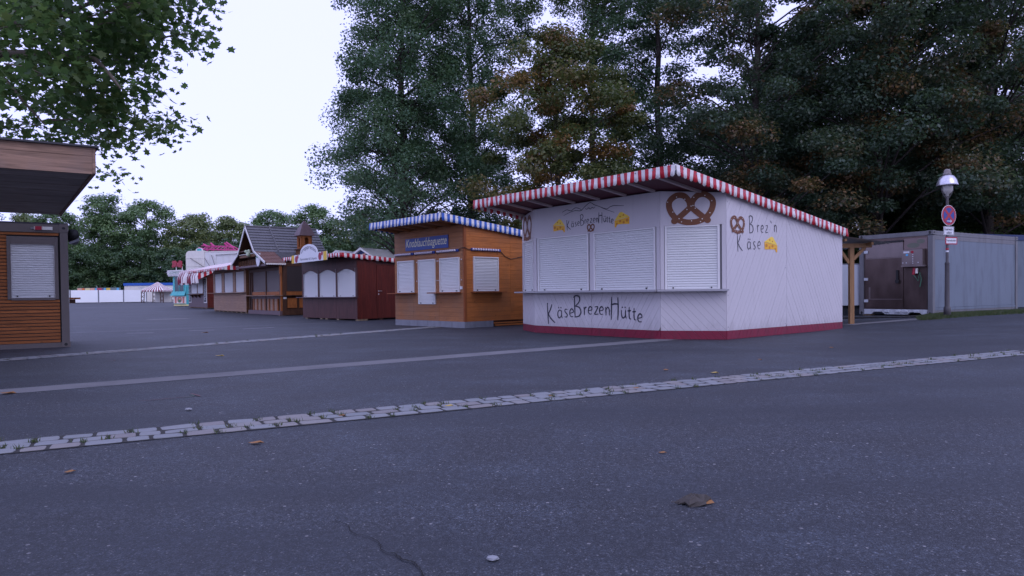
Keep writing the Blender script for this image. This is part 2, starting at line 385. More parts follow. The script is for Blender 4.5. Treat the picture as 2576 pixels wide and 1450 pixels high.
def valance(F, L, h, stripe, mats, hs=0.0, slope=0.0, per=1, wave=.012, flip=0, curl=0.0):
    """striped scalloped cloth edge hanging from t=0 (+slope*s) down by h"""
    b = MB(); n = max(1, round(L / stripe)); sw = L / n
    for i in range(n):
        m = 6; top = []; bot = []
        for k in range(m + 1):
            s_ = (i + k / m) * sw; y0 = slope * s_
            if per == 1: yb = y0 - h + .35 * sw * (1 - math.sin(math.pi * k / m) ** .7)
            else: yb = y0 - h + .05 * (1 - abs(math.sin(math.pi * s_ / (sw * per))))
            wv = wave * math.sin(s_ * 7.3 + i * .4) + wave * .6 * math.sin(s_ * 17 + 1)
            top.append((s_, y0, 0.0)); bot.append((s_, yb, wv + curl))
        vs = []
        for (a, t_, d_), (a2, t2, d2) in zip(top, bot):
            mid = ((a + a2) / 2, (t_ + t2) / 2, d2 * .35 + .006)
            vs += [F.P(a, t_, .006), F.P(*mid), F.P(a2, t2, d2 + .006), F.P(a2, t2, d2), F.P(mid[0], mid[1], mid[2] - .006), F.P(a, t_, 0)]
        fs = []
        for k in range(m):
            for j in range(5):
                p = k * 6 + j; fs.append((p, p + 1, p + 7, p + 6))
        b.add(vs, fs, (i + flip) % 2)
    return b
def eyelets(parent, F, L, t, slope, step):
    b = MB(); k = step / 2
    while k < L:
        c = F.P(k, t + slope * k, .012); ring = [c + (F.u * math.cos(a) + F.up * math.sin(a)) * .018 for a in [i * math.pi / 4 for i in range(8)]]
        b.add(ring, [tuple(range(8))]); k += step
    return b.build('eyelets', 'zinc', parent)

def catmull(pts, n=8, closed=False):
    out = []; k = len(pts)
    for i in range(k - 1):
        p0, p1, p2, p3 = pts[max(i - 1, 0)], pts[i], pts[i + 1], pts[min(i + 2, k - 1)]
        for j in range(n):
            t_ = j / n
            out.append(tuple(.5 * (2 * p1[a] + (p2[a] - p0[a]) * t_ + (2 * p0[a] - 5 * p1[a] + 4 * p2[a] - p3[a]) * t_ ** 2 + (3 * p1[a] - p0[a] - 3 * p2[a] + p3[a]) * t_ ** 3) for a in (0, 1)))
    out.append(tuple(pts[-1])); return out
def ribbon(b, F, pts, w, d, mi=0, dd=0.0, taper=False):
    vs = []; n = len(pts)
    for i, p in enumerate(pts):
        a, c = pts[max(i - 1, 0)], pts[min(i + 1, n - 1)]; dx, dy = c[0] - a[0], c[1] - a[1]; l_ = math.hypot(dx, dy) or 1
        ww = w / 2 * ((.55 + .45 * math.sin(math.pi * min(1, (i + .6) / n * 1.02))) if taper else 1)
        nx, ny = -dy / l_ * ww, dx / l_ * ww
        vs += [F.P(p[0] - nx, p[1] - ny, d + dd * i), F.P(p[0] + nx, p[1] + ny, d + dd * i)]
    b.add(vs, [(2 * i, 2 * i + 2, 2 * i + 3, 2 * i + 1) for i in range(n - 1)], mi)
def disc(b, F, cx, cy, rx, ry, d, mi=0, n=14):
    b.add([F.P(cx + rx * math.cos(2 * math.pi * i / n), cy + ry * math.sin(2 * math.pi * i / n), d) for i in range(n)], [tuple(range(n))], mi)

# hand lettering: strokes on a unit grid (cap height 1, x height .42)
GL = {
 'K': (.62, [[(.05, 1.02), (.08, .5), (.12, -.05)], [(.02, .98), (.10, 1.03)], [(.40, .98), (.28, .72), (.10, .45)], [(.11, .48), (.30, .25), (.62, .02)]]),
 'a': (.42, [[(.34, .36), (.20, .43), (.08, .34), (.05, .16), (.14, .02), (.26, .06), (.34, .18)], [(.35, .42), (.34, .16), (.40, .0)]]),
 's': (.32, [[(.27, .40), (.13, .43), (.07, .32), (.17, .22), (.26, .12), (.18, .01), (.04, .03)]]),
 'e': (.38, [[(.06, .20), (.30, .25), (.30, .37), (.18, .43), (.07, .32), (.05, .15), (.14, .02), (.30, .03)]]),
 'B': (.60, [[(.10, 1.08), (.12, .5), (.14, -.04)], [(.02, 1.0), (.22, 1.10), (.46, 1.02), (.44, .78), (.18, .56)], [(.14, .56), (.45, .48), (.56, .24), (.42, .04), (.10, -.02)]]),
 'r': (.26, [[(.06, .44), (.09, .2), (.09, 0)], [(.09, .28), (.16, .40), (.26, .42)]]),
 'z': (.34, [[(.04, .41), (.28, .42), (.16, .2), (.04, .02), (.32, .03)]]),
 'n': (.38, [[(.06, .44), (.08, .2), (.08, 0)], [(.08, .28), (.20, .43), (.30, .32), (.31, .12), (.33, 0)]]),
 'H': (.66, [[(.12, 1.06), (.10, .5), (.08, -.06)], [(.52, 1.04), (.53, .5), (.50, -.08)], [(.06, .66), (.30, .72), (.58, .70)]]),
 'u': (.40, [[(.06, .43), (.07, .16), (.16, .02), (.27, .08), (.32, .22)], [(.33, .44), (.33, .14), (.38, 0)]]),
 't': (.28, [[(.13, .62), (.12, .25), (.15, .05), (.24, .02)], [(.02, .42), (.25, .44)]]),
 '`': (.14, [[(.03, .92), (.11, .78)]]),
}
def lettering(parent, F, items, w, d, name='lettering', mat='ink'):
    """items: (glyph, s, t, size)"""
    b = MB(); k = 0
    for g, s_, t_, z in items:
        um = g in ('ä', 'ü'); base = {'ä': 'a', 'ü': 'u'}.get(g, g)
        for st in GL[base][1]:
            pts = catmull([(s_ + x * z, t_ + y * z) for x, y in st], 5); k += 1
            ribbon(b, F, pts, w * (1.15 if g.isupper() else 1), d + k * .00012, 0, 0, True)
        if um:
            for x in (.12, .30): disc(b, F, s_ + x * z, t_ + .56 * z, .034 * z + .004, .034 * z + .004, d, 0, 8)
    return b.build(name, mat, parent)
PRETZEL = [(-.70, -.60), (-.45, -.38), (-.12, -.06), (.02, .12), (.08, .34), (.30, .60), (.62, .62), (.90, .36), (.90, -.02), (.68, -.42), (.36, -.62), (0, -.68), (-.36, -.62), (-.68, -.42), (-.90, -.02), (-.90, .36), (-.62, .62), (-.30, .60), (-.08, .34), (-.02, .12), (.12, -.06), (.45, -.38), (.70, -.60)]
def pretzel(parent, F, cx, cy, w, h, d, band=.19, salt=True):
    b = MB(); pts = [(cx + x * w / 2, cy + y * h / 1.35) for x, y in catmull(PRETZEL, 7)]
    ribbon(b, F, pts, band * w, d, 0, .00006)
    e = d + .00006 * len(pts) + .001
    for p in (pts[0], pts[-1]): disc(b, F, p[0], p[1], band * w * .56, band * w * .52, e + .0005, 0)
    if salt:
        for i in range(5, len(pts) - 4, 9):
            disc(b, F, pts[i][0] + random.uniform(-.3, .3) * band * w, pts[i][1] + random.uniform(-.3, .3) * band * w, .010 * w + .003, .010 * w + .003, e + .001, 1, 6)
    return b.build('pretzel_picture', ['pretzel', 'salt'], parent)
def cheese(parent, F, x, y, w, h, d, mirror=False):
    T = lambda q: [((x + w * (1 - p[0]) if mirror else x + w * p[0]), y + h * p[1]) for p in q]
    b = MB()
    face = T([(0, .62), (1, .46), (1, .05), (.93, 0), (.80, .20), (.62, .12), (.48, .20), (.02, .16)])
    b.prism(F, T([(0, .62), (1, .46), (1, .05), (.93, 0), (.80, .20), (.48, .20), (.02, .16)]), d, d + .003, 0)
    b.prism(F, T([(0, .64), (.52, 1), (.66, .97), (1, .48)]), d, d + .004, 1)
    for cx, cy, r in ((.15, .42, .09), (.38, .30, .07), (.62, .40, .075), (.84, .24, .055), (.40, .78, .05), (.62, .70, .045)):
        q = T([(cx, cy)])[0]; disc(b, F, q[0], q[1], r * w, r * h * 1.15, d + .0052, 2)
    return b.build('cheese_picture', ['cheese', 'cheese_top', 'cheese_hole'], parent)
def text(parent, F, string, s0, t0, width, height, mat, d, shear=0.0, bold=0.0, name='lettering', arc=None):
    cu = bpy.data.curves.new('tmp', 'FONT'); cu.body = string; cu.shear = shear; cu.offset = bold; cu.resolution_u = 3
    ob = bpy.data.objects.new('tmp', cu); COL.objects.link(ob); dg = bpy.context.evaluated_depsgraph_get()
    me = ob.evaluated_get(dg).to_mesh(); co = [tuple(v.co) for v in me.vertices]; fs = [tuple(p.vertices) for p in me.polygons]
    ob.evaluated_get(dg).to_mesh_clear(); bpy.data.objects.remove(ob); bpy.data.curves.remove(cu)
    x0 = min(c[0] for c in co); x1 = max(c[0] for c in co); y0 = min(c[1] for c in co); y1 = max(c[1] for c in co)
    vs = []
    for c in co:
        a = (c[0] - x0) / (x1 - x0); s_ = s0 + a * width; t_ = t0 + (c[1] - y0) / (y1 - y0) * height
        if arc: t_ += arc * (1 - (2 * a - 1) ** 2)
        vs.append(F.P(s_, t_, d))
    return MB().add(vs, fs).build(name, mat, parent)

def zg(x, y):
    z = min(.2, max(0, (y - 28) * .006)) if x < 8 else 0.0
    if x > 9: z += .03 * (min(x, 14.8) - 9)
    elif x > 7: z += .0
    return z

# ================================================================== SETTING
def ground():
    xs = sorted(set([-600, -300, -150, -100] + list(range(-80, 60, 2)) + [80, 120, 200, 400, 600]))
    ys = sorted(set([-80, -40, -20] + list(range(-10, 80, 2)) + [90, 110, 140, 180, 260, 400, 700]))
    vs = [(x, y, zg(x, y)) for y in ys for x in xs]; n = len(xs)
    fs = [(j * n + i, j * n + i + 1, (j + 1) * n + i + 1, (j + 1) * n + i) for j in range(len(ys) - 1) for i in range(n - 1)]
    o = MB().add(vs, fs).build('ground', 'asphalt', smooth=True); tag(o, 'dark blue grey asphalt of the fairground', 'ground', kind='structure')
ground()

def sheet(name, p0, p1, wd, mat, label, z=.004, n=40, ragged=.012):
    p0 = Vector((*p0, 0)); p1 = Vector((*p1, 0)); u = (p1 - p0).normalized(); nn = Vector((-u.y, u.x, 0)); L = (p1 - p0).length; vs = []
    for i in range(n + 1):
        c = p0 + u * (L * i / n)
        for s_ in (-1, 1):
            q = c + nn * s_ * (wd / 2 + random.uniform(-ragged, ragged)); vs.append((q.x, q.y, zg(q.x, q.y) + z))
    fs = [(2 * i, 2 * i + 2, 2 * i + 3, 2 * i + 1) for i in range(n)]
    o = MB().add(vs, fs).build(name, mat); tag(o, label, 'pavement', kind='structure'); return o

def sett_mesh(seed):
    r = random.Random(seed); n = 12; b = MB(); lay = []
    base = []
    for i in range(n):
        a = 2 * math.pi * i / n; c, s_ = math.cos(a), math.sin(a); e = .26
        x = .5 * math.copysign(abs(c) ** e, c); y = .5 * math.copysign(abs(s_) ** e, s_)
        base.append((x * r.uniform(.95, 1.02), y * r.uniform(.95, 1.02)))
    vs = []; tz = [r.uniform(-.003, .003) for _ in range(3)]
    for k, (sc, z) in enumerate(((1.0, -.008), (.985, .0005), (.93, .0042))):
        vs += [(x * sc, y * sc, z + (tz[0] * x + tz[1] * y if k else 0)) for x, y in base]
    vs.append((0, 0, .005 + tz[2] * .2))
    fs = [(k * n + i, k * n + (i + 1) % n, (k + 1) * n + (i + 1) % n, (k + 1) * n + i) for k in range(2) for i in range(n)]
    fs += [(2 * n + i, 2 * n + (i + 1) % n, 3 * n) for i in range(n)]
    return b.add(vs, fs).mesh('sett', 'granite', False)
SETTS = [sett_mesh(i) for i in range(8)]
joints = []          # places for grass tufts
def sett_band(name, p0, p1, rows, rw, lmin, lmax, label, grass):
    base = sheet(name, p0, p1, rows * rw + .02, 'joint', label, z=.005)
    p0 = Vector((*p0, 0)); p1 = Vector((*p1, 0)); u = (p1 - p0).normalized(); nn = Vector((-u.y, u.x, 0)); L = (p1 - p0).length; ang = math.atan2(u.y, u.x)
    for r in range(rows):
        x = random.uniform(-.15, 0)
        while x < L:
            l_ = random.uniform(lmin, lmax); c = p0 + u * (x + l_ / 2) + nn * ((r - (rows - 1) / 2) * rw + random.uniform(-.006, .006))
            o = link('sett', random.choice(SETTS), base); o.location = (c.x, c.y, zg(c.x, c.y) + .0055 + random.uniform(-.001, .0025))
            o.rotation_euler = (random.uniform(-.02, .02), random.uniform(-.02, .02), ang + random.uniform(-.03, .03) + random.choice((0, math.pi)))
            o.scale = (l_ - .020, rw - .030, 1)
            if random.random() < grass:
                e = p0 + u * (x + l_) + nn * ((r - (rows - 1) / 2) * rw + random.uniform(-.5, .5) * rw); joints.append((e.x, e.y))
            x += l_
sett_band('cobble_band', (-6.6, 3.573), (15.2, 15.196), 3, .18, .17, .30, 'band of three rows of grey granite setts across the foreground', .5)
sett_band('cobble_band', (-11.2, 9.05), (-2.5, 23.1), 3, .20, .19, .30, 'thinner looking band of setts running from the taupe cabin to the orange hut', .15)
sheet('asphalt_band', (-8.5, 6.15), (3.6, 15.86), .55, 'pale_asphalt', 'pale grey patched asphalt band between the two sett bands')
sheet('asphalt_band', (10.1, 20.9), (14.2, 22.75), .5, 'pale_asphalt', 'pale edging strip in front of the grey container')
# worn paint dashes and seams far off
for (a, b, w_, lab) in (((-11.8, 21.17), (-11.05, 21.3), .16, 'worn pale dash on the asphalt nearest the taupe cabin'), ((-10.4, 22.23), (-9.75, 22.62), .16, 'worn pale dash on the asphalt in the middle of three'), ((-9.0, 23.1), (-8.25, 23.95), .17, 'worn pale dash on the asphalt nearest the dark red hut'),
                    ((-17.2, 32.7), (-15.9, 33.9), 1.0, 'pale concrete patch in the asphalt before the brown huts'), ((-16, 20), (-7, 27.6), .07, 'thin pale seam crossing the middle asphalt'), ((-44, 62), (-30, 66.5), 1.2, 'light grey strip of asphalt before the turquoise booth'), ((-95, 100), (-40, 112), 3.0, 'light grey lane in front of the white fence')):
    o = sheet('road_marking', a, b, w_, 'road_white' if w_ < .5 else 'pale_asphalt', lab, z=.004, n=6, ragged=.01)
GF = Plane((0, 0, 0), (1, 0, 0), (0, 1, 0))
def ground_ribbon(name, strokes, mats, label, z=.006, jag=0.0):
    b = MB()
    for i, (pts, w_, mi) in enumerate(strokes): ribbon(b, GF, catmull(pts, 5) if not jag else [(p[0] + random.uniform(-jag, jag), p[1] + random.uniform(-jag, jag)) for p in catmull(pts, 6)], w_, z + i * .0008, mi, 0, True)
    tag(b.build(name, mats), label, 'marking', kind='structure')
ground_ribbon('spray_mark', [([(-3.95, 7.28), (-3.75, 7.42), (-3.55, 7.58)], .02, 0), ([(-3.60, 7.72), (-3.52, 7.60), (-3.58, 7.50)], .02, 1), ([(-3.64, 7.80), (-3.50, 7.66), (-3.44, 7.58)], .03, 0)], ['faded_spray', 'faded_green'], 'faded red and green sprayed arrow on the asphalt before the cobble band')
ground_ribbon('spray_mark', [([(-7.25, 11.7), (-7.05, 11.9), (-6.92, 12.0)], .02, 0), ([(-7.0, 12.12), (-6.92, 12.0), (-6.98, 11.88)], .025, 1)], ['faded_green', 'faded_spray'], 'faint small sprayed arrow near the pale asphalt band')
cr = [(-.95, 3.45), (-.88, 3.36), (-.80, 3.28), (-.74, 3.16), (-.68, 3.13), (-.60, 3.04), (-.57, 2.95), (-.52, 2.91), (-.46, 2.84), (-.41, 2.80), (-.38, 2.74), (-.36, 2.68), (-.33, 2.55), (-.30, 2.3)]
ground_ribbon('asphalt_crack', [(cr[1:5], .004, 0), (cr[4:8], .005, 0), (cr[7:11], .009, 0), (cr[10:], .006, 0), ([(-.52, 2.91), (-.47, 2.90), (-.43, 2.87)], .004, 0)], ['crack'], 'thin dark crack in the near asphalt', jag=.005)

# grass verge by the lamp post
def verge():
    edge = [(12.7, 21.5), (13.4, 21.7), (14.8, 22.45), (16.4, 23.45), (18.2, 24.6), (22, 26.9), (28, 30.2)]
    vs = []; ext = [(13.6, 23.1), (14.4, 23.78), (15.6, 24.55), (17.4, 25.75), (19.8, 27.3), (24, 30.0), (30, 33.8)]
    for i, (a, b) in enumerate(zip(edge, ext)):
        for k, hgt in ((0, -.03), (.12, .012), (.4, .05), (1, .05)):
            x = a[0] + (b[0] - a[0]) * k; y = a[1] + (b[1] - a[1]) * k; vs.append((x, y, zg(x, y) + (hgt if 0 < i else hgt * .3)))
    n = 4; fs = [(i * n + j, (i + 1) * n + j, (i + 1) * n + j + 1, i * n + j + 1) for i in range(len(edge) - 1) for j in range(n - 1)]
    o = MB().add(vs, fs).build('grass_verge', 'grass_ground'); tag(o, 'grass verge at the foot of the grey container', 'verge', kind='structure')
    return edge, ext
VE, VX = verge()
def blades(name, pts, hmin, hmax, per, spread, label):
    V = []; Fc = []; lv = []
    for (x, y, z) in pts:
        for _ in range(per):
            bx, by = x + random.gauss(0, spread), y + random.gauss(0, spread); h_ = random.uniform(hmin, hmax); a = random.uniform(0, 6.28)
            w_ = h_ * .07 + .0015; lx, ly = random.gauss(0, .35) * h_, random.gauss(0, .35) * h_; k = len(V)
            V += [(bx - math.cos(a) * w_, by - math.sin(a) * w_, z), (bx + math.cos(a) * w_, by + math.sin(a) * w_, z), (bx + lx, by + ly, z + h_)]
            Fc.append((k, k + 1, k + 2)); lv.append(random.random())
    me = bpy.data.meshes.new(name); me.from_pydata(V, [], Fc); me.materials.append(M['grass'])
    at = me.attributes.new('lv', 'FLOAT', 'FACE'); at.data.foreach_set('value', lv)
    tag(link(name, me), label, 'grass', kind='stuff')
pts = []
for i in range(len(VE) - 2):
    for _ in range(750):
        f, k = random.random(), random.random() ** .8
        a = [VE[i][j] + (VE[i + 1][j] - VE[i][j]) * f for j in (0, 1)]; b = [VX[i][j] + (VX[i + 1][j] - VX[i][j]) * f for j in (0, 1)]
        x, y = a[0] + (b[0] - a[0]) * k, a[1] + (b[1] - a[1]) * k
        pts.append((x, y, zg(x, y) + (.0 if k < .12 else .03) * (1 if i else f)))
blades('verge_grass', pts, .03, .10, 7, .05, 'short uneven grass on the verge by the grey container')
blades('joint_grass', [(x, y, zg(x, y) + .006) for x, y in joints], .015, .05, 16, .022, 'tiny grass tufts growing in the cobble joints')

# ================================================================== KAESE BREZEN HUT (lilac)
def hut_kb():
    H = thing('cheese_pretzel_hut', 'large pale lilac polygonal food hut with red and white striped awning', 'hut', (4.82, 15.55, 0), R(-49.5))
    C = (0, 0); B = (-1.19, -.82); A = (-5.48, -.82); Z = (-6.67, -.2)
    D = (0, 5.77)
    FR = Frame(C, D); FD = Frame(B, C); FF = Frame(A, B); FL = Frame(Z, A)
    zroof = lambda y: 3.68 - .1162 * (y + 2.01)
    zt = lambda y: zroof(y) - .135
    # core walls behind the boards
    core = [C, D, (-6.67, 5.77), Z, A, B]
    b = MB(); n = len(core)
    vs = [(x * .985 - .03, y * .985 + .03, .03) for x, y in core] + [(x * .985 - .03, y * .985 + .03, zt(y) - .03) for x, y in core]
    b.add(vs, [tuple(range(n - 1, -1, -1)), tuple(range(n, 2 * n))] + [(i, (i + 1) % n, n + (i + 1) % n, n + i) for i in range(n)])
    b.build('wall', 'groove', H)
    # right wall: two panels of diagonal boards, burgundy foot
    L = FR.L; mid = 2.68
    tR = lambda s_: zt(s_)
    d0, d1 = -.03, .012
    for s0, s1, an, ph in ((0.0, mid - .004, 58, .03), (mid + .004, L, 122, .06)):
        clad(H, FR, [(s0, .2), (s1, .2), (s1, tR(s1)), (s0, tR(s0))], an, .135, .0045, d0, d1, 'lilac', 'board', ph)
        clad(H, FR, [(s0, .004), (s1, .004), (s1, .2), (s0, .2)], an, .135, .004, d0, d1 + .003, 'burgundy', 'base_board', ph)
    # front panels below the counter and above the shutters
    for F, yl, secs in ((FF, -.82, ((0, 2.14, 122), (2.15, FF.L, 58))), (FD, None, ((0, FD.L, 133),)), (FL, None, ((0, FL.L, 133),))):
        for s0, s1, an in secs:
            clad(H, F, [(s0, .2), (s1, .2), (s1, 1.10), (s0, 1.10)], an, .135, .0045, d0, d1, 'lilac', 'board', .02)
            clad(H, F, [(s0, .004), (s1, .004), (s1, .2), (s0, .2)], an, .135, .004, d0, d1 + .003, 'burgundy', 'base_board', .02)
    for F, y0, y1 in ((FF, -.82, -.82), (FD, -.82, 0), (FL, -.2, -.82)):
        MB().prism(F, [(0, 2.6), (F.L, 2.6), (F.L, zt(y1) - .005), (0, zt(y0) - .005)], d0, .010).build('fascia_panel', 'lilac', H)
        MB().fbox(F, -.06, F.L + .05, 1.10, 1.14, -.02, .26).build('counter', 'sill', H)
    # corner posts
    for F, s_, w_ in ((FF, 0, .1), (FF, 2.145 - .05, .13), (FF, FF.L - .1, .1), (FD, 0.0, .09), (FD, FD.L - .09, .09), (FL, 0, .07), (FL, FL.L - .07, .07)):
        MB().fbox(F, s_ + .002, s_ + w_ - .002, 1.145, 2.598, -.05, .016).build('post', 'lilac', H)
    # shutters (measured from the right end of each panel)
    for F, a, c in ((FF, .14, 2.07), (FF, 2.25, 4.15), (FD, .14, 1.34), (FL, .1, 1.22)):
        L_ = F.L; shutter(H, F, L_ - c + .045, L_ - a - .045, 1.145, 2.56, 25, d=-.03, rw=.05)
    # roof slab and awning
    xl, xr, y0, y1 = -6.66, .12, -2.01, 5.82
    vs = [(x, y, zroof(y) + dz) for dz in (-.11, 0) for x, y in ((xl, y0), (xr, y0), (xr, y1), (xl, y1))]
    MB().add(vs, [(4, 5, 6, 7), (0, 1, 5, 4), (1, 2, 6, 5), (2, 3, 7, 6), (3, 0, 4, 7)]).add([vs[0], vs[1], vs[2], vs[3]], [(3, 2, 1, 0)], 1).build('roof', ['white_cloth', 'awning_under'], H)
    x = xl + .25
    while x < xr:
        ye = -.86 if -5.4 < x < -1.2 else (-.8 + .69 * max(0, x + 1.19) if x > -1.2 else -.3)
        MB().bar((x, y0 + .05, zroof(y0 + .05) - .135), (x, ye - .03, zroof(ye) - .135), .085, .05).build('awning_rib', 'rib', H); x += .85
    MB().bar((xl, y0 + .03, zroof(y0) - .13), (xr, y0 + .03, zroof(y0) - .13), .04, .04).build('edge_tube', 'zinc', H)
    mt = ['red_cloth', 'white_cloth']
    VF = Frame((xl, y0 - .012), (xr, y0 - .012), zroof(y0) + .012); o = valance(VF, xr - xl, .245, .097, mt, wave=.024).build('valance', mt, H, True); eyelets(o, VF, xr - xl, -.045, 0, .46)
    VR = Frame((xr + .012, y0), (xr + .012, y1), zroof(y0) + .012); o = valance(VR, y1 - y0, .235, .119, mt, slope=-.1162, flip=1, wave=.02).build('valance', mt, H, True); eyelets(o, VR, y1 - y0, -.05, -.1162, .46)
    VL = Frame((xl - .012, y1), (xl - .012, y0), zroof(y1) + .012); valance(VL, y1 - y0, .235, .119, mt, slope=.1162).build('valance', mt, H, True)
    # ---- painted pictures and lettering
    L = FF.L; D_ = .0165
    G = lambda s_: L - s_
    its = [('K', G(3.80), .28, .52), ('ä', G(3.40), .42, .50), ('s', G(3.14), .45, .50), ('e', G(2.95), .46, .50), ('B', G(2.80), .47, .50), ('r', G(2.44), .52, .48), ('e', G(2.28), .54, .46), ('z', G(2.06), .54, .46), ('e', G(1.90), .54, .46), ('n', G(1.70), .52, .48), ('H', G(1.53), .45, .50), ('ü', G(1.19), .46, .48), ('t', G(.98), .44, .48), ('t', G(.83), .42, .48), ('e', G(.68), .38, .46)]
    lettering(H, FF, its, .036, D_)
    sc = .46; its2 = [('K', 3.02, 2.74), ('ä', 2.85, 2.80), ('s', 2.72, 2.815), ('e', 2.625, 2.82), ('B', 2.535, 2.82), ('r', 2.375, 2.85), ('e', 2.30, 2.855), ('z', 2.18, 2.86), ('e', 2.08, 2.86), ('n', 1.98, 2.855), ('H', 1.90, 2.835), ('ü', 1.73, 2.84), ('t', 1.63, 2.825), ('t', 1.555, 2.81), ('e', 1.48, 2.785)]
    lettering(H, FF, [(g, G(s_), t_, .25) for g, s_, t_ in its2], .020, .0115)
    b = MB()
    for pts_ in ([(3.18, 3.22), (3.0, 3.27), (2.85, 3.23), (2.7, 3.29), (2.55, 3.26), (2.45, 3.20)], [(3.12, 3.13), (2.9, 3.19), (2.7, 3.22), (2.5, 3.20), (2.38, 3.27), (2.18, 3.37), (2.02, 3.30), (1.85, 3.24), (1.7, 3.17), (1.37, 3.05)], [(1.85, 3.24), (1.62, 3.16), (1.5, 3.20), (1.38, 3.215), (1.25, 3.20), (1.06, 3.18)], [(2.34, 3.245), (2.28, 3.215), (2.22, 3.245), (2.16, 3.21), (2.1, 3.245), (2.05, 3.22), (2.0, 3.25)]):
        ribbon(b, FF, catmull([(G(x), y) for x, y in pts_], 5), .018, .0118 + len(b.v) * 1e-6, 0, 0, True)
    b.build('mountain_picture', 'ink', H)
    cheese(H, FF, G(3.52), 2.68, .44, .37, .0105); cheese(H, FF, G(1.36), 2.67, .47, .37, .0105, True)
    pretzel(H, FF, G(2.15), 2.735, .25, .17, .0105, .15, False)
    pretzel(H, FD, FD.L - .76, 2.985, 1.04, .64, .0105, .128)
    pretzel(H, FL, .62, 2.95, .95, .62, .0105, .128)
    pretzel(H, FR, .45, 2.61, .58, .34, .0165, .13)
    lettering(H, FR, [('B', .92, 2.45, .36), ('r', 1.28, 2.475, .40), ('e', 1.45, 2.48, .40), ('z', 1.66, 2.485, .40), ('`', 1.90, 2.40, .42), ('n', 2.06, 2.52, .40)], .024, D_)
    lettering(H, FR, [('K', .42, 2.01, .38), ('ä', .85, 2.06, .42), ('s', 1.10, 2.07, .42), ('e', 1.30, 2.08, .42)], .024, D_)
    cheese(H, FR, 1.62, 2.02, .6, .38, .0155)
    b = MB()
    for s_, t_ in ((.04, 3.1), (.05, 1.0), (.05, .28), (2.72, 2.88), (2.6, .27), (2.62, 1.66)): disc(b, FR, s_, t_, .014, .014, .0135, 0, 8)
    b.build('screw_heads', 'zinc', H)
hut_kb()

